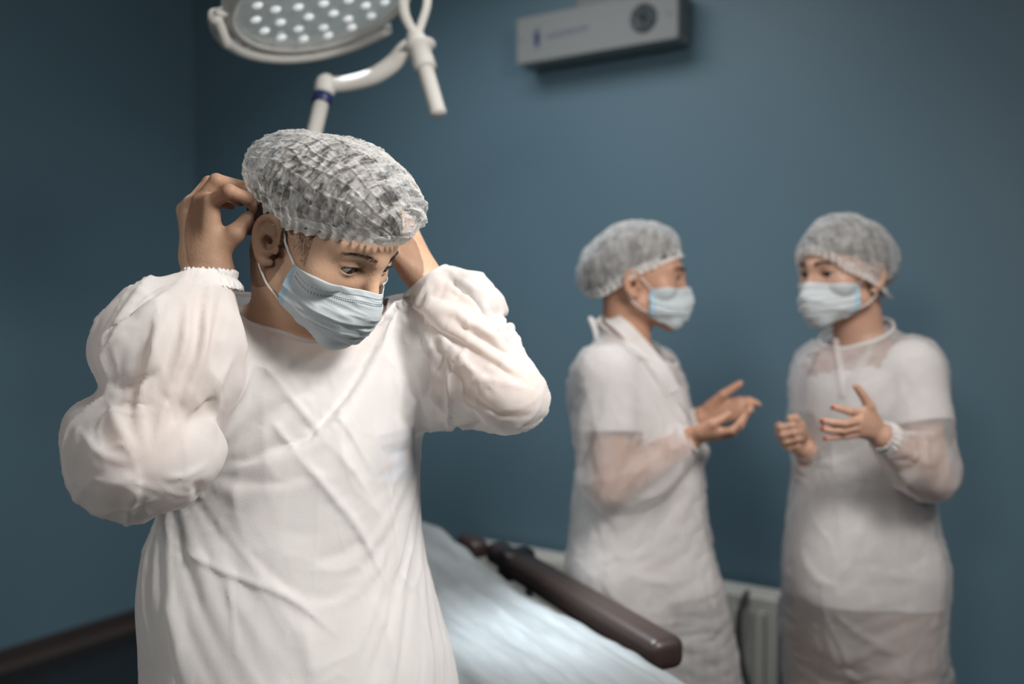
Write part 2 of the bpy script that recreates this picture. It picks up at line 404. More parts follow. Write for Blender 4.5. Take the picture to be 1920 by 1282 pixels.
parts = [tube([fc + LW * .005 + (W * math.cos(t) + UP * math.sin(t)) * r for t in np.linspace(0, 2 * math.pi, 37)[:-1]], .0016, 6, closed=True) for r in (.014, .023, .032, .040)]
parts += [tube([fc + LW * .005 + (W * math.cos(t) + UP * math.sin(t)) * .008, fc + LW * .005 + (W * math.cos(t) + UP * math.sin(t)) * R_f * .9], .0016, 6) for t in np.linspace(0, 2 * math.pi, 7)[:-1]]
mesh_obj('guard', *join(parts), M['slot'], g)
hub = lathe(fc, LW, [(.011, .002), (.011, .0075), (.001, .008)], 24); mesh_obj('fan_hub', *hub, M['black_plastic'], g)
# end face vents
parts = []
for i in range(13):
    parts.append(box(wp(a1 + .0008, .03 + i * .0068, (z0 + z1) / 2), (.0012, .0018, (z1 - z0) * .40), WR))
mesh_obj('side_vent', *join(parts), M['slot'], rc, smooth=False)
# round blue emblem with a vertical spindle and the printed lettering, too small to read
em = wl(on_back(1007, 71, OFF)); ec = lambda a, z, o=.0008: wp(em[0] + a, OFF + o, em[2] + z)
def disc(c, ra, rz, n=32, th=.0012): 
    vs = [c + W * ra * math.cos(t) + UP * rz * math.sin(t) for t in np.linspace(0, 2 * math.pi, n + 1)[:-1]]; vs += [p + LW * th for p in vs]
    return np.array(vs), [tuple(range(n, 2 * n))] + [(i, (i + 1) % n, n + (i + 1) % n, n + i) for i in range(n)]
mesh_obj('emblem', *disc(ec(0, 0), .015, .040), M['ink_grey'], rc, smooth=False)
mesh_obj('emblem_core', *disc(ec(0, -.002, .002), .009, .026), M['ink_blue'], rc, smooth=False)
parts = []; x = .042
strokes = {0: [(0, 0, .2, 1), (.8, 0, 1, 1), (.2, .8, .8, 1), (.2, .4, .8, .55)], 1: [(0, 0, .2, 1), (.2, .8, .9, 1), (.8, .45, 1, .9), (.2, .35, .9, .5)],
           2: [(0, 0, .2, 1), (.2, .8, .9, 1), (.2, .4, .8, .55), (.2, 0, .9, .18)], 3: [(0, 0, .2, 1), (.8, 0, 1, 1), (.38, .4, .62, .9)], 4: [(0, 0, .2, .9), (.2, .8, .8, 1), (.8, 0, 1, .9), (.2, 0, .8, .18)]}
tx0 = wl(on_back(1026, 72, OFF)); tx1 = wl(on_back(1104, 52, OFF)); nL = 12; wL = (tx1[0] - tx0[0]) / nL
for i in range(nL):
    hh = .020 if i < 7 else .017
    for a, b, c, d in strokes[i * 3 % 5]:
        x0, x1 = tx0[0] + wL * (i + a * .7), tx0[0] + wL * (i + c * .7); zz = (tx0[2] * (nL - i) + (tx1[2]) * i) / nL - .006
        parts.append(box(wp((x0 + x1) / 2, OFF + .0008, zz + (b + d) / 2 * hh), ((x1 - x0) / 2, .0008, (d - b) / 2 * hh), WR))
mesh_obj('printed_lettering', *join(parts), M['ink_grey'], rc, smooth=False)
for px_, py_ in ((1255, 25), (979, 76)):
    q = wl(on_back(px_, py_, OFF)); v, f = lathe(wp(q[0], OFF, q[2]), LW, [(.005, -.001), (.005, .0015), (.001, .002)], 16); mesh_obj('screw', v, f, M['slot'], rc)

# ---- panel radiator low on the back wall
A0, A1 = wl(on_back(868, 1022, .13))[0], wl(on_back(1459, 1126, .13))[0]
ZT = (wl(on_back(868, 1022, .13))[2] + wl(on_back(1459, 1126, .13))[2]) / 2; ZB = .10
rad = empty('radiator', wp((A0 + A1) / 2, .08, ZB), 'off-white ribbed panel radiator on the back wall behind the bed', 'radiator')
v, f = box(wp((A0 + A1) / 2, .115, (ZT + ZB) / 2), ((A1 - A0) / 2, .012, (ZT - ZB) / 2), WR); bevel(mesh_obj('front_panel', v, f, M['radiator'], rad, smooth=False), .006)
parts = []
nr = int((A1 - A0) / .04)
for i in range(nr):
    a = A0 + .03 + (A1 - A0 - .06) * (i + .5) / nr
    parts.append(box(wp(a, .130, (ZT + ZB) / 2), (.010, .005, (ZT - ZB) / 2 - .045), WR))
bevel(mesh_obj('panel_rib', *join(parts), M['radiator'], rad, smooth=False), .003, 2)
v, f = box(wp((A0 + A1) / 2, .045, (ZT + ZB) / 2 - .005), ((A1 - A0) / 2, .010, (ZT - ZB) / 2 - .01), WR); bevel(mesh_obj('rear_panel', v, f, M['radiator'], rad, smooth=False), .006)
v, f = box(wp((A0 + A1) / 2, .080, ZT + .002), ((A1 - A0) / 2 - .002, .038, .006), WR); bevel(mesh_obj('top_grille', v, f, M['radiator'], rad, smooth=False), .004)
for a in (A0 + .005, A1 - .005):
    v, f = box(wp(a, .080, (ZT + ZB) / 2), (.006, .045, (ZT - ZB) / 2 - .004), WR); bevel(mesh_obj('side_cover', v, f, M['radiator'], rad, smooth=False), .004)
for a in (A0 + .2, A1 - .2):
    v, f = box(wp(a, .018, (ZT + ZB) / 2), (.02, .0175, .18), WR); mesh_obj('wall_bracket', v, f, M['radiator'], rad, smooth=False)
pp = [wp(A1 - .03, .08, ZT - .05), wp(A1 + .03, .08, ZT - .055), wp(A1 + .12, .085, ZT - .10), wp(A1 + .2, .05, ZT - .2), wp(A1 + .21, .03, ZB), wp(A1 + .21, .03, .01)]
mesh_obj('supply_pipe', *tube(pp, .012, 12, 30), M['pipe'], rad)
# hose hanging over the radiator
hp = [on_back(1412, 1113, .05), on_back(1400, 1112, .12), on_back(1388, 1140, .155), on_back(1383, 1190, .155), on_back(1389, 1240, .155), on_back(1402, 1290, .155), on_back(1420, 1400, .17)]
hp.append(V(*(hp[-1][:2] + .02), .012))
tag(mesh_obj('cable', *tube(hp, .0085, 10, 50), M['hose']), 'grey cable hanging down over the front of the radiator', 'cable')

# ------------------------------------------------------------------ surgical lamp on a floor stand
LC = P(606, 4, 1.90); ln = norm(V(.30, -.13, -.92)); lr = norm(np.cross(ln, V(0, 1, 0))); lu = np.cross(lr, ln)
if lr[0] < 0: lr, lu = -lr, -lu
lamp = empty('surgical_lamp', (LC[0], LC[1] + .25, 0), 'white round surgical lamp on a curved arm, hanging above the man in front', 'surgical lamp')
RL = .195
mesh_obj('housing', *lathe(LC, -ln, [(.001, .10), (.07, .10), (.12, .088), (.17, .06), (RL, .028), (RL + .004, .006), (RL, -.006), (RL - .012, -.010), (RL - .018, -.006), (RL - .020, .004), (.001, .006)], 72), M['lamp'], lamp)
mesh_obj('lens_cover', *lathe(LC, -ln, [(RL - .020, -.001), (RL - .023, -.004), (RL * .5, -.0035), (.001, -.003)], 72), M['lamp_glass'], lamp)
k = 0
for rr_, nn in ((.0, 1), (.052, 6), (.098, 11), (.138, 16)):
    for i in range(nn):
        t = 2 * math.pi * i / nn + rr_ * 7; c = LC + (lr * math.cos(t) + lu * math.sin(t)) * rr_ + ln * .0035
        mesh_obj('led_lens', *lathe(c, ln, [(.011, 0), (.0095, .0025), (.005, .0048), (.0008, .0055)], 18), M['led'], lamp)
# grab rail wrapping the lower left edge
def rimp(t, r, h): return LC + (lr * math.cos(t) + lu * math.sin(t)) * r - ln * h
rail = [rimp(t, RL + .020, -.004) for t in np.radians(np.linspace(205, 62, 30))]
o = mesh_obj('hand_rail', *tube(rail, .014, 12), M['lamp'], lamp)
for t in np.radians((205, 160, 110, 62)):
    mesh_obj('rail_stub', *tube([rimp(t, RL - .002, .002), rimp(t, RL + .020, -.004)], .010, 10), M['lamp'], lamp)
hk = [rimp(math.radians(205), RL + .02, -.004), P(425, 84, 1.86), P(411, 62, 1.86)]
mesh_obj('rail_hook', *tube(hk, [.010, .010, .007], 10, 12), M['lamp'], lamp)
# blue lettering on the side of the housing
parts = []
for i in range(5):
    t = math.radians(172 + i * 4.5); c = rimp(t, RL * .955, .046); tg = -lr * math.sin(t) + lu * math.cos(t)
    nrm = norm((lr * math.cos(t) + lu * math.sin(t)) * .8 - ln * .6); u2 = norm(np.cross(tg, nrm)); Rm = np.stack([tg, u2, nrm], 1)
    parts += [box(c + nrm * .004 - tg * .004, (.0014, .010, .001), Rm), box(c + nrm * .004 + tg * .003, (.0014, .010, .001), Rm), box(c + nrm * .004 + u2 * .008 * (-1) ** i, (.004, .0014, .001), Rm)]
mesh_obj('lettering', *join(parts), M['ink_blue'], lamp, smooth=False)
# yoke, knuckle, curved arm, joint, pole, grip
dY = 1.93
yk = P(781, 72, dY); yo = rimp(math.radians(18), RL - .01, .03); yo2 = rimp(math.radians(-8), RL - .01, .02)
mesh_obj('yoke', *tube([yo, P(757, 20, dY), yk], [.013, .011, .010], 12, 14), M['lamp'], lamp)
mesh_obj('yoke', *tube([rimp(math.radians(28), RL, .05), P(801, -6, dY + .02), yk], [.013, .009, .009], 12, 14), M['lamp'], lamp)
mesh_obj('knuckle', *tube([P(777, 60, dY), P(782, 82, dY), P(785, 98, dY)], [.016, .024, .023], 20, 12), M['lamp'], lamp)
mesh_obj('arm_collar', *tube([P(768, 92, dY), P(800, 84, dY)], [.024, .022], 20), M['lamp'], lamp)
arm = [P(790, 78, dY), P(762, 92, dY), P(738, 118, 1.94), P(700, 143, 1.945), P(655, 156, 1.95), P(611, 160, 1.95)]
mesh_obj('curved_arm', *tube(arm, [.018, .0185, .0185, .0175, .0165, .0165], 20, 40), M['lamp'], lamp)
g0, g1 = P(785, 86, dY - .01), P(824, 221, dY - .05); gd = norm(g1 - g0)
mesh_obj('grip_flange', *lathe(g0, gd, [(.001, .0), (.034, .001), (.035, .005), (.022, .010), (.023, .042), (.024, .052), (.018, .055), (.001, .055)], 32), M['lamp'], lamp)
mesh_obj('grip', *lathe(g0, gd, [(.017, .05), (.0165, .06), (.0165, .145), (.0175, .152), (.016, .157), (.001, .158)], 32), M['lamp'], lamp)
jb = P(611, 160, 1.95); pd = norm(P(586, 262, 1.91) - jb)
mesh_obj('ball_joint', *lathe(jb, pd, [(.001, -.024), (.012, -.021), (.020, -.012), (.0225, 0), (.021, .012), (.019, .024), (.001, .024)], 32), M['lamp'], lamp)
mesh_obj('blue_band', *lathe(jb, pd, [(.001, .022), (.0200, .022), (.0205, .026), (.0205, .040), (.0195, .043), (.001, .043)], 32), M['blue_ring'], lamp, label='dark blue band')
pe = jb + pd * .50
mesh_obj('stand_tube', *tube([jb + pd * .04, pe], .0155, 20), M['lamp'], lamp)
mesh_obj('elbow_joint', *lathe(pe, V(0, 1, 0), [(.001, -.035), (.032, -.035), (.034, -.030), (.034, .030), (.032, .035), (.001, .035)], 32), M['lamp'], lamp)
bx, by = pe[0], pe[1] + .02
mesh_obj('floor_pole', *tube([(bx, by, pe[2]), (bx, by, .10)], .019, 20), M['lamp'], lamp)
mesh_obj('stand_hub', *lathe(V(bx, by, .07), UP, [(.001, 0), (.07, 0), (.075, .02), (.05, .05), (.022, .08), (.001, .08)], 36), M['lamp'], lamp)
for i in range(5):
    t = 2 * math.pi * i / 5 + .3; e = V(bx +   .19 * math.cos(t), by + .19 * math.sin(t), .075)
    lg = mesh_obj('base_leg', *tube([V(bx, by, .09), e], [.022, .014], 12), M['lamp'], lamp)
    ax_ = V(-math.sin(t), math.cos(t), 0)
    mesh_obj('caster', *lathe(V(e[0], e[1], .0305), ax_, [(.001, -.012), (.026, -.012), (.030, -.006), (.030, .006), (.026, .012), (.001, .012)], 24), M['black_plastic'], lg)
    mesh_obj('caster_fork', *tube([V(e[0], e[1], .062), e], .007, 8), M['steel'], lg)
lampspot = bpy.data.lights.new('surgical_lamp_beam', 'SPOT'); lampspot.energy = 230; lampspot.spot_size = math.radians(23); lampspot.spot_blend = .9
lampspot.shadow_soft_size = .12; lampspot.color = (.86, .94, 1.0)
lo_ = bpy.data.objects.new('surgical_lamp_beam', lampspot); C.objects.link(lo_); lo_.location = LC + ln * .03
lo_.rotation_euler = (Vector(P(1035, 1190, 1.75)) - Vector(LC)).to_track_quat('-Z', 'Y').to_euler()

# ------------------------------------------------------------------ treatment couch with paper sheet
TZ = .860
E0 = P(1310, 1300, 1.0); E0 = V(0, 0, CAM_Z) + ray(1310, 1300) * ((TZ - CAM_Z) / ray(1310, 1300)[2])      # far long edge, foot
E1 = V(0, 0, CAM_Z) + ray(795, 1002) * ((TZ - CAM_Z) / ray(795, 1002)[2])                                   # far long edge, head
tu = norm(E1 - E0); tv = norm(np.cross(tu, UP)); tv = tv if tv[1] > 0 else -tv; TL = np.linalg.norm(E1 - E0) + .25
S0 = E0 - tu * .35; TWd = .385; TLn = TL + .30
def tp(s, w, z): return V(S0[0], S0[1], 0) + tu * s - tv * w + UP * z   # s along from foot, w from the far edge towards us
TR = np.stack([tu, -tv, UP], 1)
bed = empty('treatment_couch', tp(TLn / 2, TWd / 2, 0), 'brown padded treatment couch under a pale sheet, right behind the man in front', 'treatment table')
def pad(name, s0, s1, z, th, r=.03):
    v, f = box(tp((s0 + s1) / 2, TWd / 2, z - th / 2), ((s1 - s0) / 2, TWd / 2 - .012, th / 2), TR); return bevel(mesh_obj(name, v, f, M['brown_vinyl'], bed, smooth=True), r, 4)
pad('seat_pad', 0.0, TLn * .56, TZ - .012, .075); pad('back_pad', TLn * .57, TLn, TZ - .012, .075)
v, f = box(tp(TLn / 2, TWd / 2, TZ - .115), (TLn / 2 - .05, TWd / 2 - .05, .022), TR); mesh_obj('frame', v, f, M['white_metal'], bed, smooth=False)
v, f = box(tp(TLn / 2, TWd / 2, .40), (.16, .12, .27), TR); bevel(mesh_obj('column', v, f, M['white_metal'], bed, smooth=False), .02)
v, f = box(tp(TLn / 2, TWd / 2, .065), (.42, .20, .055), TR); bevel(mesh_obj('base', v, f, M['white_metal'], bed, smooth=False), .02)
for s in (-.38, .38):
    for w in (-.17, .17):
        c = tp(TLn / 2 + s, TWd / 2 + w, 0); mesh_obj('foot', *lathe(c, UP, [(.001, 0), (.03, 0), (.03, .012), (.001, .012)], 20), M['black_plastic'], bed)
# paper sheet: follows the top and hangs over both long edges
ns, nw = 150, 90; G = np.zeros((ns, nw, 3))
for i in range(ns):
    s = -.02 + (TLn + .04) * i / (ns - 1)
    for j in range(nw):
        q = -.035 + (TWd + .20) * j / (nw - 1)      # q <0: over the far edge ; > TWd : hanging on our side
        if q < 0: w, z = -.004 - .004 * min(1, -q / .02), TZ - (-q)
        elif q > TWd: w, z = TWd + .010, TZ - (q - TWd)
        else: w, z = q, TZ
        G[i, j] = (s, w, z)
sp = G.reshape(-1, 3)
hump = .030 * np.exp(-((sp[:, 0] - (TL + .02)) / .22) ** 2)             # head end rises a little
crn = np.stack([sp[:, 0] * 2.2, sp[:, 1] * 15, sp[:, 2] * 8], 1)
dz = .0062 * ridged(crn, 3) + .0026 * ridged(crn * 2.7 + 5, 2)
dz += .0015 * vnoise(sp * 30)
edge = .006 * fbm(np.stack([sp[:, 0] * 7, sp[:, 0] * 0, sp[:, 2] * 2], 1), 2)
X = np.array([tp(a, b, c) for a, b, c in sp]) + UP * (dz + hump + .001)[:, None] + tv[None] * (np.where(sp[:, 1] < .01, edge, 0))[:, None]
_, qf = grid(G)
M['sheet'] = mat('pale_sheet', (.225, .245, .252), .55, bump=1.0, bscale=55, var=.55, vscale=13)
mpn = M['sheet'].node_tree; 
for nd in [n for n in mpn.nodes if n.type == 'TEX_NOISE']:      # fibres run along the roll
    mp = mpn.nodes.new('ShaderNodeMapping'); tcn = [n for n in mpn.nodes if n.type == 'TEX_COORD'][0]
    mp.inputs['Rotation'].default_value = (0, 0, -math.atan2(tu[1], tu[0])); mp2 = mpn.nodes.new('ShaderNodeMapping'); mp2.inputs['Scale'].default_value = (.22, 1.6, 1)
    mpn.links.new(tcn.outputs['Object'], mp.inputs[0]); mpn.links.new(mp.outputs[0], mp2.inputs[0]); mpn.links.new(mp2.outputs[0], nd.inputs['Vector'])
tag(mesh_obj('couch_sheet', X, qf, M['sheet']), 'pale blue-white crinkled disposable sheet spread over the couch', 'sheet')
# padded rail on the far side, held by a clamp
def zray(px, py, z): r = ray(px, py); return V(0, 0, CAM_Z) + r * ((z - CAM_Z) / r[2])
RZ = TZ + .012
r0 = zray(1246, 1232, RZ - .02); r1 = zray(950, 1052, RZ - .02); ru = norm(r1 - r0); rv = norm(np.cross(ru, UP)); rl = np.linalg.norm(r1 - r0)
rv = rv if rv[1] > 0 else -rv
RR = np.stack([ru, rv, UP], 1); rcn = (r0 + r1) / 2 + rv * .012
v, f = box(rcn, (rl / 2, .036, .030), RR); bevel(mesh_obj('side_rail_pad', v, f, M['brown_vinyl'], bed, smooth=True), .020, 5)
v, f = box(r1 + rv * .012 - ru * .03, (.028, .042, .036), RR); bevel(mesh_obj('rail_clamp', v, f, M['black_plastic'], bed, smooth=True), .012, 3)
v, f = box(r1 + rv * .012 + ru * .045, (.055, .030, .026), RR); bevel(mesh_obj('rail_end', v, f, M['brown_vinyl'], bed, smooth=True), .018, 4)
v, f = box(zray(872, 1024, RZ) + rv * .02, (.05, .025, .022), RR); bevel(mesh_obj('rail_end', v, f, M['brown_vinyl'], bed, smooth=True), .014, 4)
for q in (r0 + ru * .15, r1 - ru * .1, zray(872, 1024, RZ)):
    mesh_obj('rail_bracket', *tube([q + rv * .01 - UP * .02, q + rv * .01 - UP * .11, q - rv * .06 - UP * .115], .009, 10, 12), M['steel'], bed)

# ------------------------------------------------------------------ people
M['skin'] = mat('tan_skin', (.58, .370, .250), .48, bump=.25, bscale=260, var=.10, vscale=28, sss=.12, spec=.4)
M['skin_w'] = mat('light_brown_skin', (.47, .26, .175), .5, var=.06, vscale=20, sss=.1, spec=.4)
M['skin_m'] = mat('fair_skin', (.50, .30, .215), .5, var=.06, vscale=20, sss=.1, spec=.4)
M['hair'] = mat('dark_hair', (.016, .012, .010), .5, bump=.9, bscale=150)
M['eye_white'] = mat('eye_white', (.46, .43, .40), .15, spec=.6)
M['iris'] = mat('dark_iris', (.022, .012, .007), .22, spec=.4)
M['pupil'] = mat('pupil', (.003, .003, .003), .12, spec=.5)
M['lips'] = mat('lips', (.36, .13, .10), .45)
M['nail'] = mat('red_nail', (.42, .05, .06), .25, coat=.3)
M['gown'] = sheer('sheer_white_gown', (.90, .89, .88), .84, avar=.06, ascale=9, transl=.42, bump=.25, bscale=420)
M['gown2'] = sheer('sheer_white_gown_thin', (.82, .80, .795), .50, avar=.10, ascale=7, transl=.4, bump=.2, bscale=200)
M['cuff'] = sheer('elastic_cuff', (.88, .87, .86), .93, avar=.05, ascale=60, transl=.35, bump=.5, bscale=300)
M['scrubs'] = mat('white_scrubs', (.66, .645, .64), .8, bump=.2, bscale=300, var=.03, vscale=5)
M['trousers'] = mat('beige_trousers', (.36, .27, .24), .8, var=.06)
M['shoe'] = mat('white_clog', (.6, .6, .6), .45)
M['cap'] = sheer('bouffant_cap_fabric', (.82, .82, .80), .42, avar=.36, ascale=38, transl=.45, bump=.8, bscale=260, stretch=(1, 1, 1))
M['cap2'] = sheer('bouffant_cap_thin', (.80, .80, .79), .50, avar=.17, ascale=38, transl=.45, bump=.5, bscale=260)
M['cap_rim'] = sheer('cap_elastic_edge', (.88, .88, .86), .80, avar=.12, ascale=60, transl=.4, bump=.6, bscale=250)
M['mask'] = sheer('pale_blue_mask', (.655, .725, .755), .985, avar=.01, ascale=40, transl=.22, bump=.25, bscale=700)
M['mask2'] = sheer('pale_grey_mask', (.68, .73, .75), .985, avar=.01, ascale=40, transl=.22, bump=.25, bscale=700)
M['mask_edge'] = sheer('mask_blue_edge', (.48, .66, .77), .99, avar=.01, ascale=40, transl=.2, bump=.3, bscale=700)
M['elastic'] = mat('white_elastic', (.78, .78, .77), .7)
M['stitch'] = mat('mask_weld_dots', (.10, .14, .17), .7)
M['badge_blue'] = mat('badge_blue_print', (.02, .05, .12), .5)
M['badge_white'] = mat('badge_card', (.30, .38, .50), .4)
M['badge_red'] = mat('badge_warm_print', (.45, .22, .16), .5)

for m_, sc_ in ((M['cap'], (40, 130, 60)), (M['cap2'], (30, 60, 30)), (M['cap_rim'], (60, 60, 30))):
    nt_ = m_.node_tree; at = nt_.nodes.new('ShaderNodeAttribute'); at.attribute_name = 'weave'
    mp_ = [n for n in nt_.nodes if n.type == 'MAPPING'][0]; mp_.inputs['Scale'].default_value = sc_; nt_.links.new(at.outputs['Vector'], mp_.inputs[0])
    tn = [n for n in nt_.nodes if n.type == 'TEX_NOISE']; tn[0].inputs['Scale'].default_value = 1.0; tn[0].inputs['Distortion'].default_value = .6; tn[1].inputs['Scale'].default_value = 9.0
    mr = [n for n in nt_.nodes if n.type == 'MAP_RANGE'][0]; mr.inputs['From Min'].default_value = .36; mr.inputs['From Max'].default_value = .64
def weave(o, q):
    a = o.data.attributes.new('weave', 'FLOAT_VECTOR', 'POINT'); a.data.foreach_set('vector', np.asarray(q, np.float32).ravel())
def frame(yaw, pitch, roll):
    y, p, r = [math.radians(a) for a in (yaw, pitch, roll)]
    fwd = V(math.sin(y) * math.cos(p), -math.cos(y) * math.cos(p), -math.sin(p)); right = V(-math.cos(y), -math.sin(y), 0); up = np.cross(right, fwd)
    return np.stack([right * math.cos(r) + up * math.sin(r), fwd, up * math.cos(r) - right * math.sin(r)], 1)   # columns: right, forward, up

def add_head(S, O, R, sx=1.0):
    T = lambda *a: O + R @ (V(*a) * sx)
    e = lambda c, r, k, op='u', Rl=None: S.ell(T(*c), V(*r) * sx, R if Rl is None else R @ Rl, k, op)
    c = lambda a, b, ra, rb, k, op='u': S.cap(T(*a), T(*b), ra * sx, rb * sx, k, op)
    e((0, -.010, .040), (.074, .093, .088), .02)
    e((0, .034, .040), (.061, .058, .064), .02)
    e((0, .040, -.012), (.058, .052, .072), .03)
    for s in (-1, 1):
        c((s * .054, .004, -.045), (s * .012, .078, -.078), .017, .016, .03)
        e((s * .046, .058, -.008), (.020, .020, .020), .022)
        c((s * .008, .0885, .036), (s * .042, .070, .038), .0105, .009, .016)
    e((0, .080, -.079), (.022, .016, .017), .02)
    e((0, .084, -.055), (.028, .020, .026), .022)
    for s in (-1, 1):
        e((s * .031, .0975, .017), (.0175, .0135, .0125), .012, 's')
        # lids close over the eyeball, leaving a slit
        e((s * .0325, .0755, .0185), (.0140, .0142, .0140), .004)
        e((s * .0330, .0880, .0172), (.0140, .0170, .0050), .0018, 's')
        c((s * .020, .0865, .0245), (s * .045, .078, .0225), .0030, .0022, .004)
    c((0, .0900, .028), (0, .1090, -.014), .0068, .0092, .012)
    e((0, .1120, -.0185), (.0100, .0100, .0088), .008)
    for s in (-1, 1):
        e((s * .0115, .1000, -.0215), (.0075, .0095, .0072), .006)
        e((s * .0058, .1050, -.0290), (.0036, .0055, .0045), .003, 's')
    e((0, .1010, -.0475), (.0210, .0080, .0050), .005); e((0, .0990, -.0585), (.0190, .0085, .0058), .005)
    c((-.022, .103, -.0530), (.022, .103, -.0530), .0012, .0012, .002, 's')
    for s in (-1, 1):   # ears
        tl = math.radians(22) * s; Re = np.array([[math.cos(tl), -math.sin(tl), 0], [math.sin(tl), math.cos(tl), 0], [0, 0, 1.]])
        def E(a, y, z): return (s * (.0735 + a), y, z)
        e(E(.006, -.014, .002), (.0050, .0165, .027), .006, 'u', Re)
        rim = [E(.004, .004, .008), E(.008, .002, .022), E(.010, -.010, .0305), E(.0125, -.024, .0265), E(.0135, -.0305, .012), E(.012, -.028, -.004), E(.009, -.020, -.017), E(.005, -.010, -.026), E(.001, -.001, -.024)]
        S.chain([T(*q) for q in rim], np.array([.0035, .0036, .0040, .0042, .0040, .0036, .0045, .0062, .0045]) * sx, .004, 'u', 24)
        e(E(.0105, -.010, .000), (.0095, .0095, .0120), .003, 's'); e(E(.0130, -.014, .018), (.0035, .0075, .0070), .003, 's')
        S.chain([T(*q) for q in [E(.006, -.006, .012), E(.0085, -.017, .010), E(.008, -.021, -.002), E(.006, -.013, -.013)]], .0028 * sx, .004, 'u', 12)
        e(E(.0035, .003, -.004), (.0035, .0040, .0060), .004)

def add_hand(S, wrist, mcp, fingers, thumb, sc=1.0, palm_r=.0125):
    """wrist point; mcp = knuckle points index..little; fingers = lists of [pip, dip, tip]; thumb = [cmc, mcp, ip, tip]"""
    wrist = np.asarray(wrist); fr = [(.0094, .0086, .0076, .0062), (.0096, .0088, .0078, .0064), (.0092, .0083, .0074, .0061), (.0082, .0073, .0065, .0055)]
    mid = np.mean(mcp, 0)
    for i, m in enumerate(mcp):
        w = wrist + (m - mid) * .45; S.cap(w, m, palm_r * sc * 1.05, (.0112 - .0008 * (i == 3)) * sc, .010)
    for i in range(len(mcp) - 1): S.cap(wrist + ((mcp[i] + mcp[i + 1]) / 2 - mid) * .4, (mcp[i] + mcp[i + 1]) / 2, .0120 * sc, .0088 * sc, .008)
    for m, fg, r in zip(mcp, fingers, fr):
        pts = [m] + list(fg); S.chain(pts, np.array(r) * sc, .0028)
        for q, rr in zip(pts[1:3], r[1:3]): S.ell(q, V(1.06, 1.06, 1.06) * rr * sc, None, .002)
    if thumb:
        S.cap(thumb[0], thumb[1], .0145 * sc, .0118 * sc, .014); S.chain(thumb[1:], np.array([.0112, .0100, .0078]) * sc, .004)

def body_skeleton(S, J, female=False, g=1.0):
    """torso, neck, arms, legs from a joint dictionary"""
    yaw = J['yaw']; pz, nz = J['pelvis'][2], J['neck'][2]; px_, py_ = J['pelvis'][:2]; nx, ny = J['neck'][:2]
    bk = V(-math.sin(yaw), math.cos(yaw), 0)     # towards the back
    rows = []
    for t, a, b, o in ((-.12, .150, .095, 0), (0, .168, .112, .0), (.25, .142, .100, 0), (.42, .145, .102, 0), (.66, .163, .115, .005), (.84, .158, .100, .012), (.97, .105, .070, .012), (1.02, .06, .05, .01)):
        q = V(px_ + (nx - px_) * t, py_ + (ny - py_) * t, 0) + bk * o; rows.append((pz + (nz - pz) * t, q[0], q[1], a * g * (.93 if female else 1), b * g))
    S.loft(rows, yaw, .02); i0 = len(S.p) - 1
    if female:
        rt = V(math.cos(yaw), math.sin(yaw), 0)
        for s in (-1, 1): S.ell(V(nx, ny, nz - .21) - bk * .085 + rt * s * .07, (.058, .058, .06), None, .04)
    S.tor = Sdf(); S.tor.p = list(S.p[i0:]); S.cap(J['neck'] + V(0, 0, -.05), J['skull'], .062 * g, .056 * g, .03)
    for s in 'RL':
        sh, el, wr = J['sh' + s], J['el' + s], J['wr' + s]
        S.cap(J['neck'] + V(0, 0, -.045), sh, .055 * g, .050 * g, .04)
        S.chain([sh, sh + (el - sh) * .35, el], np.array([.054, .050, .040]) * g, .03)
        S.tor.cap(J['neck'] + V(0, 0, -.055), sh, .050 * g, .052 * g, .04); S.tor.cap(sh, sh + (el - sh) * .50, .058 * g, .056 * g, .03)
        S.chain([el, el + (wr - el) * .25, el + (wr - el) * .7, wr], np.array([.040, .044, .034, .0265]) * g, .02)
        hp, kn, an = J['hip' + s], J['kn' + s], J['an' + s]
        S.chain([hp, hp + (kn - hp) * .3, kn], np.array([.088, .086, .058]) * g, .04); S.chain([kn, kn + (an - kn) * .3, an], np.array([.056, .058, .038]) * g, .02)
        S.cap(an + V(0, 0, -.03), J['toe' + s], .034 * g, .026 * g, .02)

def legs(J, spread=.09, turn=0.):
    p = J['pelvis']; yaw = J['yaw']; rt = V(math.cos(yaw), math.sin(yaw), 0); fw = V(math.sin(yaw), -math.cos(yaw), 0)
    for s, sg in (('R', -1), ('L', 1)):
        J['hip' + s] = p + rt * sg * .085 + V(0, 0, -.03); J['kn' + s] = V(*(p + rt * sg * spread + fw * .015)[:2], .49)
        J['an' + s] = V(*(p + rt * sg * spread - fw * .01)[:2], .09); J['toe' + s] = V(*(p + rt * sg * (spread + .015) + fw * .15)[:2], .035)

def build_body(root, S, spheres, fine, coarse, skin):
    """one skin: fine where it shows, coarse under the clothes, overlapping out of sight"""
    parts = []
    for c, r in spheres:
        v, f = surface_nets(S, fine, c - r, c + r, want=lambda p, h, c=c, r=r: np.linalg.norm(p - c, axis=1) < r + h)
        m = np.linalg.norm(v[f].mean(1) - c, axis=1) < r; parts.append(compact(v, f[m]))
    v, f = surface_nets(S, coarse); m = np.ones(len(f), bool); cc = v[f].mean(1)
    for c, r in spheres: m &= np.linalg.norm(cc - c, axis=1) > r - coarse * 2.5
    parts.append(compact(v, f[m])); n = 0; vs, fs = [], []
    for v, f in parts: vs.append(v); fs.append(f + n); n += len(v)
    return mesh_obj('body', np.concatenate(vs), np.concatenate(fs), skin, root)

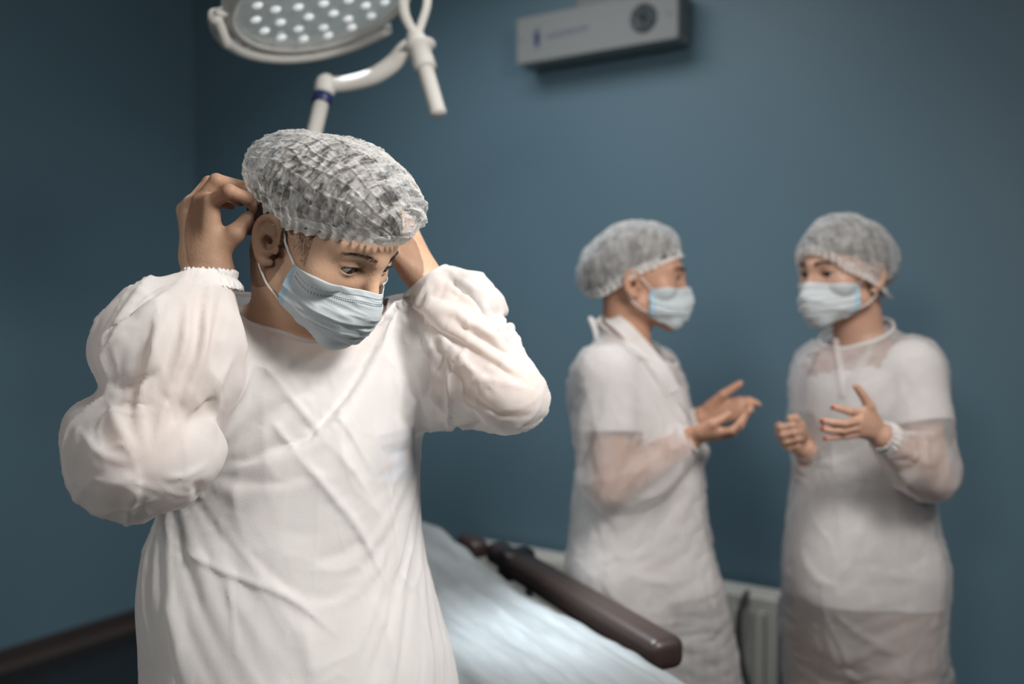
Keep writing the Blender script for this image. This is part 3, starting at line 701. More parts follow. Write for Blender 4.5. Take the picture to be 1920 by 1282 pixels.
def eyes(root, O, R, gaze, sx=1.0, lashes=True):
    for s in (-1, 1):
        c = O + R @ (V(s * .0325, .0755, .0185) * sx); g = norm(R @ norm(V(*gaze))); v, f = lathe(c, g, [(.0125 * sx * math.sin(a), .0125 * sx * math.cos(a)) for a in np.linspace(.002, math.pi - .002, 30)], 32)
        o = mesh_obj('eye', v, f, [M['eye_white'], M['iris'], M['pupil']], root)
        for i, p in enumerate(o.data.polygons):
            ring = i // 32; p.material_index = 2 if ring < 2 else (1 if ring < 7 else 0)

def hairs(name, root, S, pts, dirs, L, r, m, rng, spread=.25, lift=.35, n=3):
    """short tapered hairs rooted on the skin"""
    nn = S.grad(pts); d0 = S.ev(pts); pts = pts - nn * d0[:, None]; vs, fs = [], []; k = 0
    for p, nr, d in zip(pts, nn, dirs):
        d = norm(d + rng.normal(0, spread, 3)); d = norm(d - nr * (d @ nr) + nr * lift); u = norm(np.cross(d, nr)); w = np.cross(u, d); l = L * rng.uniform(.6, 1.1)
        for q, rr in ((p - nr * .0006, r), (p + d * l * .5, r * .8), (p + d * l - nr * l * .18, r * .15)):
            vs += [q + rr * (u * math.cos(a) + w * math.sin(a)) for a in (0, 2.09, 4.19)]
        for i in range(2): fs += [(k + i * 3 + j, k + i * 3 + (j + 1) % 3, k + i * 3 + 3 + (j + 1) % 3, k + i * 3 + 3 + j) for j in range(3)]
        k += 9
    return mesh_obj(name, vs, fs, m, root)

def brows(root, S, O, R, n, sx=1.0, lash=True, r=.00032):
    rng = np.random.default_rng(11)
    for s in (-1, 1):
        t = rng.uniform(0, 1, n); x = .011 + .036 * t; z = .0335 + .0075 * np.sin(t * 2.4) - .0035 * t + rng.uniform(-1, 1, n) * .0030 * (1 - t * .75)
        p = O + (np.stack([s * x, .102 - .028 * t ** 2, z + .003], 1) * sx) @ R.T
        d = (np.stack([s * (.5 + t), -.4 * t, .7 * (1 - t) - .25 * t], 1)) @ R.T
        for _ in range(6): p = p - S.grad(p) * S.ev(p)[:, None] * .8
        hairs('eyebrow', root, S, p, d, .0085 * sx, r, M['hair'], rng)
        if lash:
            t = np.linspace(0, 1, 40); p = O + (np.stack([s * (.0215 + .024 * t), .0885 - .010 * t ** 2, .0205 + .0010 * np.sin(t * 3.1)], 1) * sx) @ R.T
            d = np.tile(R @ V(s * .2, .9, -.35), (40, 1)); hairs('eyelash', root, S, p, d, .0075 * sx, r * .8, M['hair'], rng, .12, .2)

def hair_cap(root, O, R, sx, cut_fn, thick=.006, bun=None, res=.004):
    S = Sdf(); T = lambda *a: O + R @ (V(*a) * sx)
    S.ell(T(0, -.012, .042), V(.076 + thick, .096 + thick, .088 + thick) * sx, R, .01)
    S.ell(T(0, -.035, .0), V(.066, .066, .055) * sx, R, .03); S.ell(T(0, .034, .041), V(.061 + thick, .0585 + thick, .065 + thick) * sx, R, .02)
    if bun: S.ell(T(*bun[0]), V(*bun[1]) * sx, R, .03)
    v, f = surface_nets(S, res); q = ((v - O) @ R) / sx; m = cut_fn(q); f = f[m[f].all(1)]; v, f = compact(v, f)
    n = vnormals(v, f); q = ((v - O) @ R) / sx; v = v + n * (.0018 * ridged(q * V(90, 30, 60), 2))[:, None] * sx
    return mesh_obj('hair', v, f, M['hair'], root)

def cap_mesh(root, O, R, sx, rim_tab, c, r, hr, tilt=0., n=(220, 110), crinkle=1.0, seed=0, ex=1.0, dents=(), mm='cap'):
    """bouffant cap: gathered elastic rim round the head, puffed crinkled crown"""
    nu, nv = n; u = np.linspace(0, 2 * math.pi, nu + 1)[:-1]; v = np.linspace(0, 1, nv); U, Vv = np.meshgrid(u, v, indexing='ij')
    ry, rz_ = zip(*rim_tab); yr = hr[1] * np.sin(u) + hr[2]; zr = np.interp(yr, ry, rz_); gath = .0022 * np.sin(u * 46 + 2 * np.sin(u * 5)) + .0012 * np.sin(u * 83)
    rim = np.stack([(hr[0] + gath * .6) * np.cos(u), yr + gath * .6 * np.sin(u), zr], 1)
    ct, st = math.cos(math.radians(tilt)), math.sin(math.radians(tilt)); Rt = np.array([[1, 0, 0], [0, ct, -st], [0, st, ct]])
    zl = ((rim - V(*c)) @ Rt)[:, 2] + .004; pm = np.arccos(np.clip(zl / r[2], -.93, .95))
    ph = (1 - Vv) ** ex * pm[:, None]
    E = np.stack([r[0] * np.cos(U) * np.sin(ph) ** .92, r[1] * np.sin(U) * np.sin(ph) ** .92, r[2] * np.cos(ph)], -1) @ Rt.T + V(*c)
    w = np.clip(Vv / .085, 0, 1); w = w * w * (3 - 2 * w); X = rim[:, None] * (1 - w[..., None]) + E * w[..., None]
    q = X.reshape(-1, 3); nr = q - V(*c); nr /= np.linalg.norm(nr, axis=1)[:, None] + 1e-9; vv = Vv.reshape(-1); uu = U.reshape(-1)
    s = V(seed, seed * 2, 3.1)
    big = .0050 * fbm(q * 16 + s, 2); wq = q + .012 * np.stack([vnoise(q * 22 + 3 + s), vnoise(q * 22 + 13 + s), vnoise(q * 22 + 23 + s)], 1)
    rows = np.sin((wq @ norm(V(.18, .98, .12))) * 560); rows = rows * (.35 + .65 * np.clip(fbm(q * 26 + s, 2) + .3, 0, 1))
    ql = (q - V(*c)) @ Rt; ang = np.arctan2(ql[:, 0], ql[:, 2] + .03) + .10 * vnoise(q * 25 + 7); lines = np.clip(1 - np.abs(((ang * 5.2) % 1) - .5) * 7, 0, 1)
    fine = ridged(wq * V(46, 120, 60) + s, 3)
    cols = ridged(wq * V(150, 20, 60) + 5 + s, 2)
    env = np.clip(vv / .12, .15, 1)
    pl = np.sin(uu * 46 + 2 * np.sin(uu * 5) + 1.5 * vnoise(q * 40)) * np.exp(-vv / .10)
    d = big * env + crinkle * env * (.0017 * rows * (1 - lines) + .0012 * fine + .0008 * cols + .0022 * lines) + .0020 * pl
    for (a, b, wd, dp) in dents:
        a = V(*a); b = V(*b); ab = b - a; t = np.clip(((q - a) @ ab) / (ab @ ab), 0, 1); dd = np.linalg.norm(q - a - t[:, None] * ab, axis=1)
        d += -dp * np.exp(-(dd / wd) ** 2) + dp * .6 * np.exp(-((dd - wd * 1.6) / (wd * .5)) ** 2)
    q = q + nr * d[:, None]; X = (O + (q * sx) @ R.T).reshape(nu, nv, 3)
    i = np.arange(nu * nv).reshape(nu, nv); j = np.roll(i, -1, 0); k = max(3, int(nv * .115)); q0 = q
    def qs(a, b): return np.stack([i[:, a:b - 1], j[:, a:b - 1], j[:, a + 1:b], i[:, a + 1:b]], -1).reshape(-1, 4)
    fa, fb = qs(k - 1, nv), qs(0, k); o = mesh_obj('surgical_cap', *compact(X.reshape(-1, 3), fa), M[mm], root); weave(o, q0[np.unique(fa)])
    o2 = mesh_obj('elastic_edge', *compact(X.reshape(-1, 3), fb), M['cap_rim'], o); weave(o2, q0[np.unique(fb)])
    return o

MASK = np.array([
 [(0, .1175, .0010), (.018, .1050, .000), (.038, .0880, -.0035), (.055, .0600, -.0055), (.0675, .0300, -.0070)],
 [(0, .1265, -.021), (.021, .1140, -.023), (.041, .0930, -.029), (.057, .0620, -.031), (.0685, .0260, -.026)],
 [(0, .1255, -.042), (.022, .1150, -.044), (.042, .0960, -.048), (.058, .0640, -.047), (.0700, .0290, -.040)],
 [(0, .1200, -.063), (.021, .1100, -.065), (.039, .0910, -.063), (.055, .0630, -.062), (.0690, .0280, -.053)],
 [(0, .1090, -.079), (.019, .0990, -.079), (.035, .0810, -.076), (.050, .0570, -.070), (.0650, .0290, -.061)],
 [(0, .0880, -.0910), (.016, .0830, -.0905), (.031, .0690, -.0870), (.046, .0490, -.0800), (.0610, .0260, -.068)]], float)
def mask_mesh(root, S, O, R, sx=1.0, n=(70, 90), ear_z=0., mm='mask'):
    full = np.concatenate([MASK[:, :0:-1] * V(-1, 1, 1), MASK], 1)        # left .. centre .. right
    nv, nu = n; A = np.array([catmull(full[i], nu) for i in range(6)]); B = np.array([catmull(A[:, j], nv) for j in range(nu)]).transpose(1, 0, 2)
    q = B.reshape(-1, 3); v, u = np.meshgrid(np.linspace(0, 1, nv), np.linspace(-1, 1, nu), indexing='ij'); v = v.ravel(); u = u.ravel()
    nr = q - V(0, .02, -.045); nr /= np.linalg.norm(nr, axis=1)[:, None]
    # three pleats that open over the mouth and close at the side welds
    ws = v + .05 * (1 - np.abs(u)) * np.sin(v * math.pi) * 0 + .018 * vnoise(q * 45)
    saw = (np.clip((ws - .22) / .66, 0, 1) * 3.4) % 1; st = np.where((ws > .22) & (ws < .88), np.where(saw < .82, saw / .82, (1 - saw) / .18), 0)
    d = .0042 * st * (.55 + .45 * np.abs(u)) + .0016 * ridged(q * V(22, 22, 70), 2) * np.clip(1 - (np.abs(u) - .85) * 6, .2, 1) - .001
    q = q + nr * d[:, None]
    X = O + (q * sx) @ R.T
    if S is not None:
        for _ in range(3):
            e = S.ev(X); g = S.grad(X); X = X + g * np.maximum(.0014 - e, 0)[:, None]
    G = X.reshape(nv, nu, 3); vv, ff = grid(G)
    o = mesh_obj('face_mask', vv, ff, [M[mm], M['mask_edge']], root)
    sd = o.modifiers.new('thick', 'SOLIDIFY'); sd.thickness = .0007; sd.offset = 0
    jj = np.tile(np.arange(nu - 1), nv - 1); mi = ((jj < 4) | (jj > nu - 6)).astype(np.int32); o.data.polygons.foreach_set('material_index', mi)
    # welded dotted lines along the upper edge
    parts = []; outw = lambda i, j: norm(np.cross(G[min(i + 1, nv - 1), j] - G[i - 1, j], G[i, min(j + 1, nu - 1)] - G[i, j - 1]))
    for row in ((4.0), (7.6), (8.8)):
        i = row * nv / 70; i0 = int(i); fr_ = i - i0
        for j in np.linspace(5, nu - 7, 84):
            j0 = int(j); a = G[i0, j0] * (1 - fr_) + G[i0 + 1, j0] * fr_; b = G[i0, j0 + 1] * (1 - fr_) + G[i0 + 1, j0 + 1] * fr_; p = a + (b - a) * (j - j0); t = norm(b - a); nn_ = outw(i0, j0)
            if nn_ @ (p - (O + R @ V(0, .02, -.045))) < 0: nn_ = -nn_
            parts.append(box(p + nn_ * .0005, (.0007 * sx, .00034 * sx, .0003), np.stack([t, np.cross(nn_, t), nn_], 1)))
    mesh_obj('weld_line', *join(parts), M['stitch'], o, smooth=False)
    for s in (-1, 1):
        L = [(s * .0675, .030, -.009), (s * .0745, .011, .010), (s * .0810, -.003, .0275 + ear_z), (s * .0800, -.014, .0345), (s * .0775, -.026, .024), (s * .0765, -.027, -.004), (s * .0785, -.016, -.027), (s * .0740, -.004, -.044), (s * .0640, .026, -.062)]
        p = O + (np.array(L) * sx) @ R.T; p = catmull(p, 70)
        if S is not None:
            for _ in range(3):
                e = S.ev(p); g = S.grad(p); p = p + g * np.maximum(.0016 - e, 0)[:, None]
        p = relax_line(p); mesh_obj('ear_loop', *tube(p, .00135 * sx, 8), M['elastic'], o)
    return o
def loops(f):
    e = boundary(f); nb = {}
    for a, b in e: nb.setdefault(int(a), []).append(int(b)); nb.setdefault(int(b), []).append(int(a))
    out = []; seen = set()
    for st in nb:
        if st in seen: continue
        L = [st]; seen.add(st); cur = st
        while True:
            nx = [x for x in nb[cur] if x not in seen]
            if not nx: break
            cur = nx[0]; seen.add(cur); L.append(cur)
        out.append(L)
    return out
def binding(name, o, near, r, m, lift=.0):
    """sewn edge running round the opening nearest to a point"""
    me = o.data; n = len(me.vertices); co = np.empty(n * 3, np.float32); me.vertices.foreach_get('co', co); off = np.array(wpos(o)); v = co.reshape(-1, 3) + off
    f = np.empty(len(me.loops), np.int32); me.loops.foreach_get('vertex_index', f); L = [l for l in loops(f.reshape(-1, 4)) if len(l) > 20]
    L = min(L, key=lambda l: np.linalg.norm(v[l].mean(0) - near)); p = v[L]; p = p[::3]
    for _ in range(3): p = p * .5 + (np.roll(p, 1, 0) + np.roll(p, -1, 0)) * .25
    return mesh_obj(name, *tube(p, r, 8, closed=True, flat=1.), m, o)
def follow(S, B, off, k=.015):
    lo, hi = B.tor.bounds(); c = (lo + hi) / 2; S.add(lambda p: B.tor.ev(p) - off, c, np.linalg.norm(hi - lo) / 2 + off, k); return S
def relax_line(p, it=3):
    for _ in range(it): p[1:-1] = p[1:-1] * .5 + (p[:-2] + p[2:]) * .25
    return p

def cloth_sim(o, frames, pinw, grow=.08, bend=.5, tens=15, collider=None, mass=.15, grav=.35, quality=6, selfc=False, pst=4.):
    """let the shell settle like thin cloth; pinw = per-vertex hold"""
    t = time.time(); me = o.data; n = len(me.vertices)
    g = o.vertex_groups.new(name='hold')
    lv = np.round(np.clip(pinw, 0, 1) * 40).astype(int)
    for k in np.unique(lv): g.add(np.where(lv == k)[0].tolist(), k / 40., 'REPLACE')
    m = o.modifiers.new('cloth', 'CLOTH'); s = m.settings
    s.quality = quality; s.mass = mass; s.air_damping = 2.0; s.tension_stiffness = tens; s.compression_stiffness = tens; s.shear_stiffness = tens * .4; s.bending_stiffness = bend
    s.tension_damping = 5; s.compression_damping = 5; s.shear_damping = 5; s.bending_damping = .5
    s.vertex_group_mass = 'hold'; s.pin_stiffness = pst; s.shrink_min = -grow; s.shrink_max = -grow; s.effector_weights.gravity = grav
    m.collision_settings.use_collision = collider is not None; m.collision_settings.distance_min = .004; m.collision_settings.use_self_collision = selfc; m.collision_settings.self_distance_min = .003
    m.point_cache.frame_start = 1; m.point_cache.frame_end = frames + 1
    cm = None
    if collider is not None:
        cm = collider.modifiers.new('collide', 'COLLISION'); collider.collision.thickness_outer = .004
    scene.frame_start = 1; scene.frame_end = frames + 1
    for f in range(1, frames + 1): scene.frame_set(f)
    dg = bpy.context.evaluated_depsgraph_get(); ev = o.evaluated_get(dg); co = np.empty(n * 3, np.float32); ev.data.vertices.foreach_get('co', co)
    o.modifiers.remove(m); 
    if cm: collider.modifiers.remove(cm)
    o.vertex_groups.remove(g)
    me.vertices.foreach_set('co', co); me.update(); scene.frame_set(1)
    print('cloth', o.name, n, round(time.time() - t, 1)); return co.reshape(-1, 3)

def collider_mesh(S, res=.011, off=.0):
    v, f = surface_nets(S, res)
    o = mesh_obj('collider', v, f, M['scrubs']); return o

from mathutils.bvhtree import BVHTree
def garment(name, root, S, res, openings, m, hold, body, pre=(), post=(), post_sc=1., frames=16, grow=.05, bend=2., grav=.3, pst=.6, rough=.0025, col_res=.011, depth=1.2, levels=1, label=None):
    """shell of S opened at neck, wrists and hem, settled as cloth over the body, then creased"""
    v, f = surface_nets(S, res); v, f = cut(v, f, openings); v = relax(v, f, 1, .4)
    if len(pre): v = v + vnormals(v, f) * stroke_fold(v, vnormals(v, f), S.hit, pre, depth / FPX)[:, None]
    o = mesh_obj(name, v, f, m, root, label=label)
    col = collider_mesh(body, col_res); cloth_sim(o, frames, hold(v), grow=grow, bend=bend, collider=col, grav=grav, pst=pst)
    cme = col.data; bpy.data.objects.remove(col); bpy.data.meshes.remove(cme)
    if levels:
        sb = o.modifiers.new('s', 'SUBSURF'); sb.levels = levels; dg = bpy.context.evaluated_depsgraph_get(); dg.update()
        me2 = bpy.data.meshes.new_from_object(o.evaluated_get(dg)); o.modifiers.remove(sb); old = o.data; o.data = me2; bpy.data.meshes.remove(old)
    me = o.data; n = len(me.vertices); co = np.empty(n * 3, np.float32); me.vertices.foreach_get('co', co); off = np.array(wpos(root)); v = co.reshape(-1, 3).astype(float) + off
    f = np.empty(len(me.loops), np.int32); me.loops.foreach_get('vertex_index', f); f = f.reshape(-1, 4); nr = vnormals(v, f)
    bv = BVHTree.FromPolygons([tuple(x) for x in v], f.tolist())
    def hit(px, py, *_):
        r = norm(ray(px, py)); h = bv.ray_cast(Vector((0, 0, CAM_Z)), Vector(r)); return None if h[0] is None else np.array(h[0])
    d = stroke_fold(v, nr, hit, post, depth / FPX * post_sc) if len(post) else np.zeros(n)
    q = v * V(1, 1, .45) + .03 * np.stack([vnoise(v * 7), vnoise(v * 7 + 9), vnoise(v * 7 + 19)], 1)
    e = np.clip((hold_edge(v) - .03) / .05, 0, 1)
    cr = lambda s_, o_: (1 - np.abs(vnoise(q * s_ + o_))) ** 7
    rg = rough(v) if callable(rough) else rough
    d += e * rg * (.5 * ridged(q * 11, 2) + 2.2 * cr(8, 3) + 1.3 * cr(17, 31) + .5 * cr(36, 7))
    v = v + nr * d[:, None]; me.vertices.foreach_set('co', (v - off).astype(np.float32).ravel()); me.update()
    me.polygons.foreach_set('use_smooth', np.ones(len(me.polygons), bool)); return o, BVHTree.FromPolygons([tuple(x) for x in v], f.tolist())
def pants(J, r=.018, g=1.):
    T = Sdf(); T.loft([(J['pelvis'][2] + z, J['pelvis'][0], J['pelvis'][1], (a * g + r), (b * g + r)) for z, a, b in ((-.14, .160, .110), (-.05, .170, .118), (.02, .170, .118), (.10, .158, .108), (.16, .145, .10))], J['yaw'], .02)
    for s in 'RL':
        h, k, a = J['hip' + s], J['kn' + s], J['an' + s]; T.chain([h, h + (k - h) * .4, k, k + (a - k) * .5, a + V(0, 0, .01)], [.088 * g + r, .086 * g + r, .064 * g + r, .064 * g + r, .058 * g + r * .6], .03)
    return T
def lower(root, J, T, m, fine=.012):
    v, f = surface_nets(T, fine); v, f = cut(v, f, [(J['an' + s] + V(0, 0, .0), V(0, 0, -1), .12) for s in 'RL']); q = v * V(1, 1, .6); v = v + vnormals(v, f) * (.005 * ridged(q * 9, 2))[:, None]
    mesh_obj('trousers', v, f, m, root)
    for s in 'RL':
        a, t = J['an' + s], J['toe' + s]; d = norm((t - a) * V(1, 1, 0)); Q = Sdf(); Q.cap(V(*(a - d * .025)[:2], .043), V(*(t - d * .02)[:2], .040), .040, .040, .02); Q.cap(V(*(a - d * .02)[:2], .06), V(*(a + d * .05)[:2], .055), .040, .040, .03)
        v, f = surface_nets(Q, .006); v[:, 2] = np.maximum(v[:, 2], .002 + .0 * v[:, 2]); mesh_obj('shoe', v, f, M['shoe'], root)
def cuff_ring(root, c, ax, r0, r1, w, m, waves=22, name='cuff', ell=1.0, ref=None):
    ax = norm(ax); ref = ref if ref is not None else V(0, 0, 1); u = norm(np.cross(ax, ref)); t = np.cross(ax, u); nu = 180; X = []
    for k, (rr, h) in enumerate(((r1, -w * 1.4), (r1 * .9 + r0 * .1, -w * .9), (r0 * 1.06, -w * .3), (r0 * 1.10, 0), (r0 * 1.10, w * .35), (r0 * 1.02, w * .5), (r0 * .98, w * .3))):
        a = np.linspace(0, 2 * math.pi, nu + 1)[:-1]; g = 1 + (.05 if k < 6 else .02) * np.sin(a * waves + np.sin(a * 3) * 2) + .03 * np.sin(a * waves * 1.7 + k)
        X.append(c + ax * h + ((np.cos(a) * rr * g)[:, None] * u + (np.sin(a) * rr * g * ell)[:, None] * t) + ax * (.0012 * np.sin(a * 31))[:, None])
    X = np.array(X); n = len(X); i = np.arange(n * nu).reshape(n, nu); j = np.roll(i, -1, 1)
    return mesh_obj(name, X.reshape(-1, 3), np.stack([i[:-1], j[:-1], j[1:], i[1:]], -1).reshape(-1, 4), m, root)
def stroke_fold(v, nr, hit, strokes, sc):
    """creases: each stroke is (path of photograph pixels found on the cloth, width px, height px, skew)"""
    d = np.zeros(len(v))
    for path, wpx, hpx, sk in strokes:
        pts = [hit(x, y, .6) for x, y in path]; pts = [p for p in pts if p is not None]
        if len(pts) < 2: continue
        pts = catmull(np.array(pts), max(6, 5 * len(pts))); w, h = wpx * sc, hpx * sc; c = pts.mean(0); rad = np.linalg.norm(pts - c, axis=1).max() + w * 3
        m = np.linalg.norm(v - c, axis=1) < rad; q = v[m]; best = np.full(len(q), 9.); tt = np.zeros(len(q)); sg = np.zeros(len(q))
        for i in range(len(pts) - 1):
            a, ab = pts[i], pts[i + 1] - pts[i]; t = np.clip(((q - a) @ ab) / (ab @ ab + 1e-12), 0, 1); e = q - a - t[:, None] * ab; dd = np.linalg.norm(e, axis=1)
            up = dd < best; best[up] = dd[up]; tt[up] = (i + t[up]) / (len(pts) - 1); side = np.cross(nr[m], ab / (np.linalg.norm(ab) + 1e-9)); sg[up] = (e * side).sum(1)[up]
        x = best / w * np.where(sg * sk > 0, 1 + abs(sk), 1); prof = np.exp(-x ** 1.35); ends = np.clip(np.sin(np.clip(tt, 0, 1) * math.pi) * 1.3, 0, 1)
        d[m] += h * prof * ends
    return d

# ================================================================== the person in front
R1 = frame(61, 33, -4); O1 = P(598, 461, 1.215)
J = dict(yaw=math.radians(27), pelvis=V(-.300, 1.315, .93), neck=V(-.305, 1.335, 1.450))
J['skull'] = O1 + R1 @ V(0, -.035, -.03)
J['shR'] = P(392, 650, 1.27); J['elR'] = P(262, 852, 1.07); J['wrR'] = P(392, 512, 1.165)
J['shL'] = P(762, 640, 1.39); J['elL'] = P(948, 733, 1.268); J['wrL'] = P(800, 528, 1.345)
legs(J)
p1 = empty('person', (-.30, 1.33, 0), 'person in front in white gown and cap, head bowed, both hands raised to the ears', 'person')
B1 = Sdf(); body_skeleton(B1, J); add_head(B1, O1, R1)
def Z(x, y, d): return P(320 + x / 5.825, 320 + y / 5.825, d)      # close-up frame of the raised hand
mc = [Z(440, 350, 1.150), Z(330, 330, 1.168), Z(230, 360, 1.186), Z(150, 430, 1.202)]
add_hand(B1, Z(350, 960, 1.165), mc,
    [[Z(640, 225, 1.135), Z(835, 300, 1.150), Z(935, 430, 1.170)],
     [Z(500, 110, 1.165), Z(800, 180, 1.190), Z(950, 330, 1.200)],
     [Z(420, 130, 1.195), Z(610, 250, 1.225), Z(760, 340, 1.232)],
     [Z(330, 230, 1.225), Z(500, 340, 1.245), Z(660, 380, 1.245)]],
    [Z(480, 900, 1.160), Z(700, 690, 1.155), Z(835, 545, 1.168), Z(915, 470, 1.180)], sc=1.0, palm_r=.0150)
B1.cap(Z(350, 960, 1.165), J['wrR'], .024, .0265, .02)
B1.cap(Z(240, 520, 1.18), Z(290, 900, 1.17), .014, .018, .012)
# far hand, palm heel towards us, fingers out of sight behind the head
mc = [P(722, 440, 1.335), P(735, 425, 1.355), P(752, 418, 1.372), P(768, 425, 1.385)]
add_hand(B1, P(790, 512, 1.345), mc,
    [[P(700, 418, 1.318), P(690, 402, 1.305), P(682, 398, 1.300)], [P(712, 400, 1.335), P(698, 390, 1.320), P(688, 388, 1.310)],
     [P(730, 392, 1.35), P(712, 384, 1.335), P(700, 384, 1.325)], [P(748, 398, 1.362), P(730, 390, 1.345), P(718, 390, 1.335)]],
    [P(770, 505, 1.325), P(745, 480, 1.315), P(732, 452, 1.310), P(722, 432, 1.305)], sc=1.0, palm_r=.0155)
B1.cap(P(782, 500, 1.345), P(765, 470, 1.345), .021, .020, .015)
tb = time.time()
build_body(p1, B1, [(O1 + V(.0, 0, 0), .165), (Z(450, 550, 1.17), .105), (P(765, 475, 1.34), .10)], .0014, .006, M['skin'])
print('body1', time.time() - tb)
eyes(p1, O1, R1, (-.22, .9, -.40)); brows(p1, B1, O1, R1, 130, r=.00022)
hair_cap(p1, O1, R1, 1.0, lambda q: (q[:, 2] > np.interp(q[:, 1], [-.1, -.04, .0, .045, .075, .1], [-.045, -.01, .024, .046, .059, .068])) , .0035)
# short side hair in front of the ear
rng = np.random.default_rng(4)
for s in (-1, 1):
    n = 1500; q = np.stack([np.full(n, s * .085), rng.uniform(.012, .046, n), rng.uniform(-.002, .045, n)], 1); q = q[(q[:, 2] > .014 - (q[:, 1] - .012) * .3 + rng.uniform(-.008, .008, len(q)))]
    p = O1 + q @ R1.T
    for _ in range(8): p = p - B1.grad(p) * B1.ev(p)[:, None] * .8
    hairs('sideburn', p1, B1, p, np.tile(R1 @ V(0, .35, -1), (len(p), 1)), .0030, .00013, M['hair'], rng)
cap_mesh(p1, O1, R1, 1.0, [(-.12, .004), (-.064, .016), (0, .026), (.06, .046), (.0945, .060), (.12, .068)], (0, -.010, .074), (.094, .128, .069), (.082, .1015, -.002), tilt=12, n=(520, 260),
         dents=[((-.045, .09, .10), (-.005, .098, .125), .008, .010), ((.06, .06, .09), (.03, .095, .085), .006, .008), ((.03, .1, .075), (.045, .075, .115), .006, .007)])
mask_mesh(p1, B1, O1, R1, 1.0, (90, 150))

# ---- her gown: one shell for trunk and sleeves, opened at neck, wrists and hem
G1 = Sdf(); yw = J['yaw']
rows = []
for py, l, r, d, b in ((612, 480, 720, 1.345, .075), (650, 405, 784, 1.335, .112), (720, 375, 788, 1.325, .130), (830, 360, 785, 1.315, .138), (950, 318, 783, 1.31, .140), (1010, 290, 781, 1.305, .142),
                       (1100, 284, 798, 1.305, .148), (1180, 294, 822, 1.305, .155), (1282, 300, 850, 1.305, .160), (1500, 285, 858, 1.305, .158), (1900, 285, 858, 1.305, .158)):
    a_, b_ = P(l, py, d), P(r, py, d); w = (b_[0] - a_[0]) / 2; a = math.sqrt(max(w * w - (b * math.sin(yw)) ** 2, .01)) / math.cos(yw); c = (a_ + b_) / 2; rows.append((c[2], c[0], c[1], a, b))
G1.loft(rows, yw, .02)
def chain_px(S, L, k=.03, n=0): S.chain([P(x, y, d) for x, y, d, r in L], [r / FPX * d for x, y, d, r in L], k, n=n)
chain_px(G1, [(455, 600, 1.30, 75), (400, 650, 1.27, 100)], .04)
chain_px(G1, [(505, 585, 1.335, 62), (700, 590, 1.375, 60)], .03)
chain_px(G1, [(400, 660, 1.26, 110), (310, 760, 1.17, 125), (262, 845, 1.09, 120)], .04)
chain_px(G1, [(262, 850, 1.09, 92), (298, 730, 1.115, 108), (315, 640, 1.13, 132), (352, 575, 1.145, 88), (378, 530, 1.155, 56), (388, 505, 1.16, 45)], .03)
chain_px(G1, [(196, 800, 1.10, 80), (205, 838, 1.095, 84), (262, 856, 1.09, 84)], .012); chain_px(G1, [(240, 652, 1.14, 78), (285, 628, 1.14, 80)], .010)
chain_px(G1, [(320, 560, 1.15, 52), (330, 570, 1.15, 56)], .015); chain_px(G1, [(325, 878, 1.08, 72), (350, 850, 1.08, 70)], .02); chain_px(G1, [(372, 640, 1.12, 80), (365, 690, 1.12, 84)], .03)
chain_px(G1, [(735, 650, 1.37, 70), (800, 700, 1.36, 112), (880, 718, 1.32, 100), (964, 736, 1.265, 70)], .035)
chain_px(G1, [(965, 733, 1.265, 69), (930, 650, 1.285, 76), (885, 585, 1.31, 76), (835, 555, 1.33, 58), (800, 530, 1.345, 42)], .03)
chain_px(G1, [(905, 560, 1.31, 46), (885, 545, 1.31, 40)], .02)
nk = P(520, 560, 1.33); cR = P(393, 516, 1.16); cL = P(803, 532, 1.345)
axR = norm(Z(350, 700, 1.16) - J['wrR']) * .6 + norm(J['wrR'] - J['elR']) * .4; axL = norm(norm(P(770, 480, 1.34) - J['wrL']) * .6 + norm(J['wrL'] - J['elL']) * .4)
nkA, nkB, nkD = P(436, 522, 1.405), P(563, 622, 1.262), P(655, 604, 1.37); nkax = norm(np.cross(nkB - nkA, nkD - nkA)); nkax = nkax * np.sign(nkax[2]); nkc = (nkA + nkB + nkD) / 3
G1.cap(J['neck'] + V(0, .01, -.06), J['neck'] + (J['skull'] - J['neck']) * .75, .080, .069, .03)
